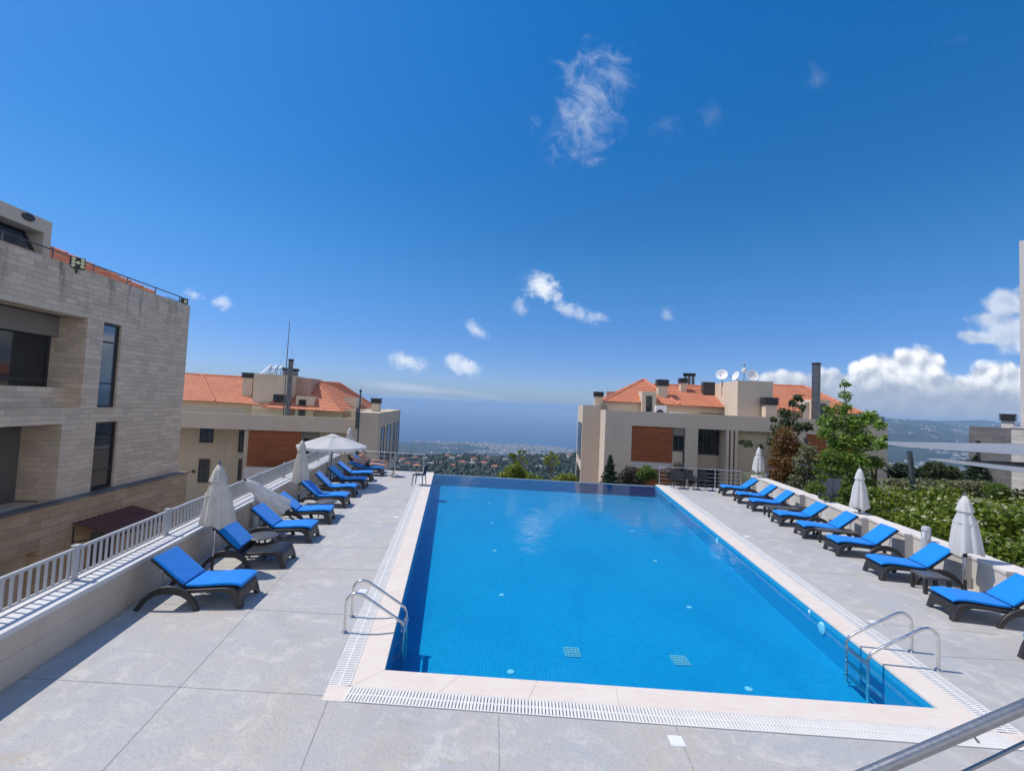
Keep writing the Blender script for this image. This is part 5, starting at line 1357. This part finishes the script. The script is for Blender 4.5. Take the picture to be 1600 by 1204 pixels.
# small palm behind the bright tree
pb = AT(1366, 640, 20); pr_ = empty('small_palm', (pb.x, 20, -.5), 0, 'small yellowish palm behind the bright green tree', 'palm')
zc = AT(1366, 722, 20).z + .5
MB().tube([(0, 0, 0), (.03, 0, zc)], [.13, .10], 10).build('trunk', M['bark'], pr_, smooth=60)
fm = MB()
for k in range(26):
    an = k*2.4; el = .9 - 1.3*(k/26); pts = []
    for i in range(7):
        t = i/6; h = .75*t; pts.append(Vector((.03 + math.cos(an)*h*math.cos(el), math.sin(an)*h*math.cos(el), zc + h*math.sin(el) - .35*t*t)))
    for i in range(6):
        sd = Vector((-math.sin(an), math.cos(an), 0))*(.02 + .06*math.sin(math.pi*(i+.5)/6))
        for q in (-1, 1): fm.add([pts[i], pts[i+1], pts[i+1] + sd*q + Vector((0, 0, -.05)), pts[i] + sd*q + Vector((0, 0, -.05))], [(0, 1, 2, 3)])
fm.build('fronds', M['leaf_grey'], pr_, recalc=False)

# ---------------------------------------------------------------- shade sails and posts, gate
def sail(name, A, B_, C, label, sag=.10):
    rows = []; n = 12; A, B_, C = Vector(A), Vector(B_), Vector(C); cen = (A+B_+C)/3
    for i in range(n+1):
        row = []
        for k in range(n+1):
            s, t = i/n, k/n; p = A.lerp(B_.lerp(C, t), s)
            e = s*(1-s)*abs(2*t-1)**3*4*.05 + (s**6)*t*(1-t)*4*.04
            p = p.lerp(cen, e) - Vector((0, 0, sag*4*s*(1-s)*(.4+t*(1-t)*2)))
            row.append(p - A)
        rows.append(row)
    o = MB().sheet(rows[1:], (0, 0, -.012)).build(name, M['sail'], None, smooth=60, loc=A)
    return tag(o, label, 'shade sail', 'grey shade sails over the garden')
sail('shade_sail', AT(1262, 687, 20), AT(1740, 694, 17.5), AT(1700, 717, 13.5), 'upper grey triangular shade sail stretched towards the right edge', .05)
sail('shade_sail', AT(1428, 714.5, 16.5), AT(1740, 726, 15.5), AT(1740, 756, 12), 'lower grey triangular shade sail tied to the nearer post', .03)
def sail_post(px0, y0, px1, y1, Y, label, zb=0):
    a, c = AT(px0, y0, Y), AT(px1, y1, Y); d = (a - c)/(a.z - c.z); foot = c + d*(zb - c.z)
    r = empty('sail_post', foot, 0, label, 'post', 'slate grey posts of the shade sails')
    MB().bar((0, 0, 0), a - foot, .125, .125).build('post', M['post_grey'], r, bevel=.01)
    MB().bar((-.15, 0, .01), (.15, 0, .01), .3, .02).build('base_plate', M['post_grey'], r)
    q = a - foot; MB().bar(q + Vector((.08, 0, -.22)), q + Vector((.24, 0, -.25)), .03, .03).build('tension_hook', M['steel'], r)
sail_post(1258, 683, 1263, 720, 20.1, 'slate grey sail post rising among the shrubs at left')
sail_post(1421, 704, 1428, 770, 16.6, 'slate grey leaning sail post above the flowering hedge')
gq = AT(1298, 760, 15.4); gt = empty('garden_gate', (gq.x, gq.y, 0), rad(-20), 'dark blue grey panel gate behind the right garden wall', 'gate')
gz0, gz1 = .3, AT(1298, 747, 15.4).z
MB().box(-.30, .30, -.02, .02, 0, gz1).build('gate_leaf', M['gate'], gt)
for x in (-.28, 0, .28): MB().box(x-.02, x+.02, -.035, -.021, 0, gz1).build('stile', M['gate'], gt)
MB().box(-.26, .26, -.034, -.021, gz1*.62, gz1*.62+.05).build('rail', M['gate'], gt)
for x in (-.335, .335): MB().box(x-.03, x+.03, -.035, .035, 0, gz1+.06).build('gate_post', M['dark_metal'], gt)
MB().tube([(-1.0, 0, gz1+.42), (-.7, 0, gz1+.38), (-.35, 0, gz1+.22), (0, 0, gz1+.10), (.45, 0, gz1+.02)], .022, 8).build('arched_rail', M['dark_metal'], gt, smooth=60)
# garden ground and courtyard
gp = [wr0 - dWR*16 + nWR*.56, Vector((60, -8)), Vector((60, 26)), Vector((RW1.x + 3.0, 26.5)), RW1 + nWR*.56]
slab('garden_ground', gp, -6.5, .12, M['garden'])
# ================================================================ LAND, SEA, TOWN
SEA = -600.0
RT = [8, 22, 55, 90, 300, 600, 900, 1200, 1700, 2500, 4000, 4600, 5600, 6500, 6900, 16000]
ZT = [-5.6, -5.6, -6.5, -16, -52, -92, -121, -146, -262, -420, -520, -556, -578, -597, -612, -640]
ZM = [-5.6, -5.6, -6.5, -20, -110, -190, -230, -250, -265, -280, -230, -200, -110, -40, -10, 40]
def sst(x, a, b): t = max(0, min(1, (x-a)/(b-a))); return t*t*(3-2*t)
def elev(r, th):
    z = float(np.interp(math.log(r), np.log(RT), ZT)); m = sst(math.degrees(th), 22, 36)
    if m > 0: z = z*(1-m) + m*float(np.interp(math.log(r), np.log(RT), ZM))
    x, y = r*math.sin(th), r*math.cos(th)
    if r > 90:
        a = min(1, (r-90)/500)
        q = mnoise.fractal(Vector((x/900, y/900, .3)), 1.0, 2.1, 5)
        amp = 16 if r < 1700 else (45 if r < 4200 else 14)
        amp = amp*(1-m) + m*(40 if r < 2500 else 95)
        z += q*amp*a
    if r > 2500 and math.degrees(th) < -8:      # small hill at the left of the town
        z += 95*math.exp(-((math.degrees(th)+14)/2.6)**2 - ((r-4300)/900)**2)
    if 500 < r < 1700 and m < 1:                # the wooded ridge lifts towards the right
        z += 14*sst(math.degrees(th), -2, 10)*math.exp(-((r-1150)/350)**2)
    return z if r < 6700 or m >= .5 else min(z, SEA-8)
nt, nr_ = 300, 170
V = np.zeros((nr_, nt, 3)); Rr = np.exp(np.linspace(math.log(8), math.log(15000), nr_)); Th = np.linspace(rad(-72), rad(72), nt)
for i, r in enumerate(Rr):
    for k, th in enumerate(Th): V[i, k] = (r*math.sin(th), r*math.cos(th), elev(r, th))
ii, kk = np.meshgrid(np.arange(nr_-1), np.arange(nt-1), indexing='ij'); q = (ii*nt+kk).ravel()
land = arr_mesh('hillside_terrain', V.reshape(-1, 3), np.stack([q, q+1, q+nt+1, q+nt], 1), M['land'], smooth=True); tag(land, kind='structure')
rows = []
sm = [(40000*math.sin(2*math.pi*k/96), 40000*math.cos(2*math.pi*k/96), SEA) for k in range(96)]
tag(MB().add(sm, [tuple(range(96))]).build('sea', M['sea']), kind='structure')
tag(MB().add([(-60, -40, -5.75), (60, -40, -5.75), (60, 40, -5.75), (-60, 40, -5.75)], [(0, 1, 2, 3)]).build('courtyard_ground', M['paving']), kind='structure')
# woods: one mass of lumpy crowns
ico = bmesh.new(); bmesh.ops.create_icosphere(ico, subdivisions=2, radius=1); bv = np.array([v.co[:] for v in ico.verts]); bf = np.array([[v.index for v in f.verts] for f in ico.faces]); ico.free()
protos = []
for s in range(5):
    d = np.array([1 + .38*mnoise.fractal(Vector(v)*1.6 + Vector((s*7, 0, 0)), 1, 2, 3) for v in bv]); protos.append(bv*d[:, None]*np.array([1, 1, .95]))
vs, fs = [], []; n0 = 0
def crown(x, y, z, r, hgt):
    global n0
    p = protos[rngN.integers(5)]; a = rngN.random()*6.28; c, s = math.cos(a), math.sin(a)
    w = np.stack([p[:, 0]*c - p[:, 1]*s, p[:, 0]*s + p[:, 1]*c, p[:, 2]], 1)*np.array([r, r, hgt]) + np.array([x, y, z + hgt*.55])
    vs.append(w); fs.append(bf + n0); n0 += len(w)
cnt = 0
while cnt < 5200:
    r = 110*math.exp(rngN.random()*math.log(1650/110)); th = rad(rngN.uniform(-24, 15))
    if rngN.random() > .35 + r/1500: continue
    x, y = r*math.sin(th), r*math.cos(th)
    if mnoise.noise(Vector((x/90, y/90, 4))) < -.28: continue
    s = rngN.uniform(1.9, 3.9); crown(x, y, elev(r, th), s, s*rngN.uniform(.9, 1.7)); cnt += 1
tag(arr_mesh('woodland', np.concatenate(vs), np.concatenate(fs), M['forest'], smooth=True), 'dark green woods covering the slope below the pool', 'woods', None, 'stuff')
# town on the coastal plain and villages on the mountain: far-off masses of pale blocks
def blocks(name, pts, label):
    v, f = [], []; n = 0
    base = np.array([(x, y, z) for z in (0, 1) for y in (-.5, .5) for x in (-.5, .5)]); q = np.array([(0, 2, 3, 1), (4, 5, 7, 6), (0, 1, 5, 4), (1, 3, 7, 5), (3, 2, 6, 7), (2, 0, 4, 6)])
    for (x, y, z, w, d, h, a) in pts:
        b_ = base*np.array([w, d, h]); c, s = math.cos(a), math.sin(a)
        v.append(np.stack([b_[:, 0]*c - b_[:, 1]*s + x, b_[:, 0]*s + b_[:, 1]*c + y, b_[:, 2] + z - 1], 1)); f.append(q + n); n += 8
    tag(arr_mesh(name, np.concatenate(v), np.concatenate(f), M['city']), label, 'town', None, 'stuff')
pts = []
while len(pts) < 2300:
    r = rngN.uniform(4700, 6500); th = rad(rngN.uniform(-17, 12)); x, y = r*math.sin(th), r*math.cos(th)
    dn = mnoise.fractal(Vector((x/700, y/700, 9)), 1, 2, 4) + .55*math.exp(-((math.degrees(th)-1)/5)**2) + (.35 if r > 5900 else 0)
    if dn < .25 + .4*rngN.random(): continue
    pts.append((x, y, elev(r, th), rngN.uniform(12, 34), rngN.uniform(12, 30), rngN.uniform(7, 30)*(1.6 if rngN.random() > .93 else 1), rngN.random()*3))
blocks('coastal_town', pts, 'hazy pale town spread over the coastal plain before the sea')
pts = []
while len(pts) < 1300:
    r = rngN.uniform(2600, 8500); th = rad(rngN.uniform(36, 56)); x, y = r*math.sin(th), r*math.cos(th)
    if mnoise.fractal(Vector((x/500, y/500, 2)), 1, 2, 4) < .12 + .3*rngN.random(): continue
    pts.append((x, y, elev(r, th), rngN.uniform(10, 26), rngN.uniform(10, 22), rngN.uniform(6, 16), rngN.random()*3))
blocks('mountain_villages', pts, 'pale scattered villages on the hazy mountain at right')
# houses among the trees of the slope
def hill_house(w, d, h, flat):
    r = empty('hill_house')
    MB().box(-w/2, w/2, -d/2, d/2, -8, h).build('wall', M['house_wall'], r)
    if flat: MB().box(-w/2-.4, w/2+.4, -d/2-.4, d/2+.4, h, h+.5).build('roof', M['house_wall'], r)
    else: MB().add([(-w/2-.7, -d/2-.7, h), (w/2+.7, -d/2-.7, h), (w/2+.7, d/2+.7, h), (-w/2-.7, d/2+.7, h), (-w*.2, 0, h+2.6), (w*.2, 0, h+2.6)], [(0, 1, 5, 4), (1, 2, 5), (2, 3, 4, 5), (3, 0, 4), (0, 3, 2, 1)]).build('roof', M['house_roof'], r)
    m = MB()
    for k in range(3):
        x = -w*.32 + k*w*.32
        for z in (1.2, 4.2):
            if z + 1.5 < h: m.box(x-.7, x+.7, -d/2-.06, -d/2-.001, z, z+1.5)
    tag(m.build('window', M['glass'], r), kind='stuff')
    return r
HH = [hill_house(15, 11, 8, False), hill_house(14, 10, 9.5, True)]; used = [False, False]
hp = [(637, 724, 0), (651, 727, 0), (673, 724, 1), (687, 722, 0), (706, 716, 1), (708, 726, 0), (723, 722, 0), (738, 724, 1), (756, 723, 0), (773, 728, 0), (741, 717, 0), (790, 718, 1), (648, 714, 0), (664, 716, 1), (842, 729, 1), (890, 711, 0), (700, 712, 0), (848, 718, 1), (629, 718, 0), (718, 713, 1), (762, 714, 0)]
for k, (px_, py_, fl_) in enumerate(hp):
    d = ray(px_, py_); th = math.atan2(d.x, d.y); sl = -d.z/math.hypot(d.x, d.y); best = None
    for r in np.linspace(300, 1500, 200):
        gap = EYE - sl*r - (elev(r, th) + 5)
        if gap < 0: best = r; break
    r = best or 1250
    o = HH[fl_] if not used[fl_] else copy_tree(HH[fl_]); used[fl_] = True
    x, y = r*math.sin(th), r*math.cos(th); s = rngN.uniform(.55, .85)
    o.location = (x, y, elev(r, th)); o.rotation_euler = (0, 0, rngN.uniform(-.6, .6)); o.scale = (s, s, s)
    tag(o, 'small pale flat roofed house among the trees on the far slope' if fl_ else 'small pale house with red tiled roof among the trees on the far slope', 'house', 'flat roofed houses on the wooded slope' if fl_ else 'red roofed houses on the wooded slope')

# ---------------------------------------------------------------- haze
hz = MB().box(-42000, 42000, -42000, 42000, SEA-90, 130).build('haze', M['white'])
hm = bpy.data.materials.new('sea_haze'); hm.use_nodes = True; ht = NT(hm.node_tree); hm.node_tree.nodes.clear()
ho = ht.n('ShaderNodeOutputMaterial'); hv = ht.n('ShaderNodeVolumePrincipled', {'Color': HAZE_C, 'Density': HAZE, 'Anisotropy': .0})
hm.node_tree.links.new(hv.outputs[0], ho.inputs['Volume']); hz.data.materials.clear(); hz.data.materials.append(hm)
tag(hz, kind='stuff')

# ================================================================ SKY, SUN, CAMERA
SUN_EL, SUN_AZ = rad(58), rad(-83)          # azimuth measured from +Y towards +X
W = bpy.data.worlds.new('World'); S.world = W; W.use_nodes = True; W.node_tree.nodes.clear(); t = NT(W.node_tree)
wo = t.n('ShaderNodeOutputWorld'); bg = t.n('ShaderNodeBackground', {'Strength': .1})
W.node_tree.links.new(bg.outputs[0], wo.inputs[0])
tc = t.n('ShaderNodeTexCoord').outputs['Generated']
sx = t.n('ShaderNodeSeparateXYZ', {'Vector': tc})
dirv = t.n('ShaderNodeCombineXYZ', {'X': sx.outputs[0], 'Y': sx.outputs[1], 'Z': t.m('MAXIMUM', sx.outputs[2], .012)}).outputs[0]
sky = t.n('ShaderNodeTexSky', sky_type='NISHITA', sun_disc=False, sun_elevation=SUN_EL, sun_rotation=SUN_AZ % (2*math.pi), altitude=700, air_density=1.0, dust_density=.35, ozone_density=2.2)
t.put(sky.inputs[0], dirv) if sky.inputs else None
hs = t.n('ShaderNodeHueSaturation', {'Hue': .503, 'Saturation': SKY_SAT, 'Value': 1.0, 'Color': sky.outputs[0]})
skyc = t.mix(t.sstep(sx.outputs[2], -.02, .34), HZ_TINT, (1, 1, 1, 1))
gain = t.m('ADD', t.sstep(sx.outputs[2], .0, .35, SKY_G[0], SKY_G[1]), t.sstep(sx.outputs[2], .3, .85, 0.0, SKY_G[2]))
skyc = t.mix(1.0, hs.outputs[0], skyc, 'MULTIPLY')
gv = t.n('ShaderNodeCombineColor', {'Red': gain, 'Green': gain, 'Blue': gain}).outputs[0]
skyc = t.mix(1.0, skyc, gv, 'MULTIPLY')
# clouds live at infinity: mapped on the direction (x/y, z/y)
yy = t.m('MAXIMUM', sx.outputs[1], .02)
X, Z = t.m('DIVIDE', sx.outputs[0], yy), t.m('DIVIDE', sx.outputs[2], yy)
P2 = t.n('ShaderNodeCombineXYZ', {'X': X, 'Y': Z}).outputs[0]
front = t.m('GREATER_THAN', sx.outputs[1], .05)
def fbm(vec, sc, det=9, ro=.58, di=.3): return t.noise(vec, sc, det, ro, di)
nA = fbm(P2, 9, 10, .62, .5); nF = fbm(P2, 32, 8, .62, .6)
nW = fbm(t.n('ShaderNodeVectorRotate', {'Vector': t.scalev(P2, (1, 1, 1)), 'Angle': rad(70)}, rotation_type='Z_AXIS').outputs[0], 12, 10, .66, 1.1)
def ell(px, py, rx, ry, rot=0):
    d = ray(px, py); cx, cz = d.x/d.y, d.z/d.y; rx, ry = rx/FPX, ry/FPX; c, s = math.cos(rad(rot)), math.sin(rad(rot))
    dx, dz = t.m('SUBTRACT', X, cx), t.m('SUBTRACT', Z, cz)
    u = t.m('MULTIPLY_ADD', dx, c/rx, t.m('MULTIPLY', dz, s/rx)); v = t.m('MULTIPLY_ADD', dx, -s/ry, t.m('MULTIPLY', dz, c/ry))
    return t.m('SUBTRACT', 1.0, t.m('SQRT', t.m('ADD', t.m('MULTIPLY', u, u), t.m('MULTIPLY', v, v))))
def wisp(e, nz, amp, lo, hi, op):
    return t.m('MULTIPLY', t.sstep(t.m('ADD', e, t.m('MULTIPLY', t.m('SUBTRACT', nz, .5), amp)), lo, hi), op)
nM = t.m('ADD', t.m('MULTIPLY', nA, .55), t.m('MULTIPLY', nF, .45))
nS = t.m('ADD', t.m('MULTIPLY', nW, .72), t.m('MULTIPLY', nF, .28))
wl_ = []
for (px_, py_, rx, ry, rot, nz, amp, lo, hi, op) in (
    (920, 165, 85, 150, -14, nS, 2.8, .25, 1.7, .60), (900, 190, 150, 120, 0, nS, 2.6, .5, 1.6, .22), (905, 215, 85, 70, 0, nS, 2.8, .4, 1.7, .30), (960, 120, 50, 70, 30, nS, 2.8, .3, 1.6, .36),
    (850, 450, 55, 42, -10, nM, 2.6, .30, .95, .90), (815, 480, 32, 34, 0, nM, 3.0, .5, 1.2, .5), (895, 488, 70, 24, -20, nM, 3.0, .35, 1.1, .55), (935, 495, 26, 18, 0, nM, 2.6, .35, 1.1, .5),
    (742, 515, 46, 20, -22, nM, 3.0, .25, 1.05, .62), (630, 563, 56, 22, -14, nM, 3.0, .25, 1.05, .75), (727, 571, 50, 23, -8, nM, 3.0, .25, 1.0, .80),
    (305, 460, 34, 18, -5, nM, 3.0, .3, 1.1, .6), (347, 473, 34, 18, -10, nM, 3.0, .3, 1.1, .6), (1040, 493, 26, 24, 35, nM, 2.6, .4, 1.2, .35),
    (640, 606, 130, 12, -3, nM, 1.4, .2, 1.1, .35), (760, 620, 190, 9, -7, nM, 1.4, .25, 1.1, .22), (760, 630, 190, 5, -4, nM, 2.0, .2, .9, .5), (640, 622, 90, 5, -2, nM, 2.0, .2, .9, .5),
    (1490, 62, 60, 22, 15, nS, 2.6, .5, 1.5, .12), (1275, 120, 40, 55, 20, nS, 2.6, .5, 1.7, .12), (1110, 180, 60, 60, 0, nS, 2.8, .6, 1.8, .10), (1040, 200, 60, 60, 0, nS, 2.8, .55, 1.8, .12)):
    wl_.append(wisp(ell(px_, py_, rx, ry, rot), nz, amp, lo, hi, op))
wd = wl_[0]
for q in wl_[1:]: wd = t.m('MAXIMUM', wd, q)
col = t.mix(t.m('MULTIPLY', wd, front), skyc, (8.0, 8.4, 9.0, 1))
# unseen broken cloud added behind the camera and far right, to fill shaded facades
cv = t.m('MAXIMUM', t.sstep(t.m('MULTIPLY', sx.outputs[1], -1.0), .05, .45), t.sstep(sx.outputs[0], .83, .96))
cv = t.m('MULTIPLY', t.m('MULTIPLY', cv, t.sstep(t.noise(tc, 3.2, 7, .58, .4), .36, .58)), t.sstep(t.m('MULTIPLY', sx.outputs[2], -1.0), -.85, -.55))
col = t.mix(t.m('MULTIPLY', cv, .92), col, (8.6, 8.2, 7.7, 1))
# cumulus bank at right
off = t.n('ShaderNodeVectorMath', operation='ADD'); t.put(off.inputs[0], P2); off.inputs[1].default_value = (-.010, .020, 0)
def billow(vec):
    a = t.noise(vec, 15, 7, .56, .2); v1 = t.n('ShaderNodeTexVoronoi', {'Scale': 30.0}, feature='SMOOTH_F1'); v1.inputs['Smoothness'].default_value = .6
    wv = t.n('ShaderNodeVectorMath', operation='ADD'); t.put(wv.inputs[0], vec); t.put(wv.inputs[1], t.scalev(t.n('ShaderNodeTexNoise', {'Vector': vec, 'Scale': 22.0, 'Detail': 5.0}).outputs[1], (.035, .035, 0)))
    t.put(v1.inputs['Vector'], wv.outputs[0])
    return t.m('ADD', t.m('MULTIPLY', a, .65), t.m('MULTIPLY', t.m('SUBTRACT', 1.0, v1.outputs[0]), .35))
b0, b1 = billow(P2), billow(off.outputs[0])
def cum(lst, amp, lo, hi):
    e = None
    for q in lst:
        x = ell(*q); e = x if e is None else t.m('MAXIMUM', e, x)
    v = t.m('ADD', e, t.m('MULTIPLY', t.m('SUBTRACT', b0, .55), amp)); return e, t.sstep(v, lo, hi)
lit = t.m('MULTIPLY_ADD', t.m('SUBTRACT', b0, b1), 4.2, .55, clamp=True)
# soft high cloud by the right edge
eH, dH = cum([(1572, 478, 52, 36), (1590, 515, 80, 50), (1535, 528, 50, 14), (1545, 500, 40, 20)], 1.3, .02, .55)
col = t.mix(t.m('MULTIPLY', t.m('MULTIPLY', dH, front), .85), col, t.mix(lit, (4.6, 5.3, 6.6, 1), (6.2, 6.8, 7.8, 1)))
eB, dB = cum([(1230, 605, 58, 32), (1300, 606, 62, 34), (1375, 588, 62, 44), (1430, 578, 62, 44), (1490, 615, 80, 40), (1560, 598, 70, 42), (1620, 600, 70, 44), (1420, 640, 200, 50), (1590, 640, 160, 50), (1260, 640, 90, 40), (1420, 665, 260, 50)], .95, .04, .34)
elz = t.m('SUBTRACT', Z, t.m('MULTIPLY', X, 0.0))
zlo, zhi = ray(1450, 650), ray(1450, 560); zlo, zhi = zlo.z/zlo.y, zhi.z/zhi.y
hgt = t.sstep(t.m('ADD', Z, t.m('MULTIPLY', t.m('SUBTRACT', nA, .5), .09)), zlo + .03, zlo + .115)
shade = t.m('MULTIPLY', t.m('MULTIPLY_ADD', lit, .75, .25), t.m('MULTIPLY_ADD', hgt, .9, .1))
ccol = t.mix(shade, (3.1, 3.7, 4.8, 1), (9.6, 9.7, 9.9, 1))
col = t.mix(t.m('MULTIPLY', t.m('MULTIPLY', dB, front), .97), col, ccol)
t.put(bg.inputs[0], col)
sd = Vector((math.sin(SUN_AZ)*math.cos(SUN_EL), math.cos(SUN_AZ)*math.cos(SUN_EL), math.sin(SUN_EL)))
sl = bpy.data.lights.new('sun', 'SUN'); sl.energy = SUN_E; sl.angle = rad(.53); sl.color = (1.0, .94, .86)
so_ = bpy.data.objects.new('sun', sl); COL.objects.link(so_); so_.rotation_euler = (-sd).to_track_quat('-Z', 'Y').to_euler(); so_.location = sd*50

cam = bpy.data.cameras.new('camera'); cam.sensor_width = 36; cam.sensor_fit = 'HORIZONTAL'; cam.lens = FPX/1600*36; cam.clip_start = .05; cam.clip_end = 120000
co = bpy.data.objects.new('camera', cam); COL.objects.link(co)
co.matrix_world = Matrix.Translation(CAMPOS) @ Matrix((( _R.x, _U.x, -_F.x), (_R.y, _U.y, -_F.y), (_R.z, _U.z, -_F.z))).to_4x4()
S.camera = co
S.render.engine = 'CYCLES'; S.render.resolution_x, S.render.resolution_y = 1024, 770
S.view_settings.view_transform = 'Standard'; S.view_settings.look = 'None'; S.view_settings.exposure = EXPO; S.view_settings.gamma = 1
S.cycles.use_denoising = True; S.cycles.max_bounces = 8; S.cycles.transparent_max_bounces = 12; S.cycles.volume_bounces = 1
S.cycles.sample_clamp_indirect = 6
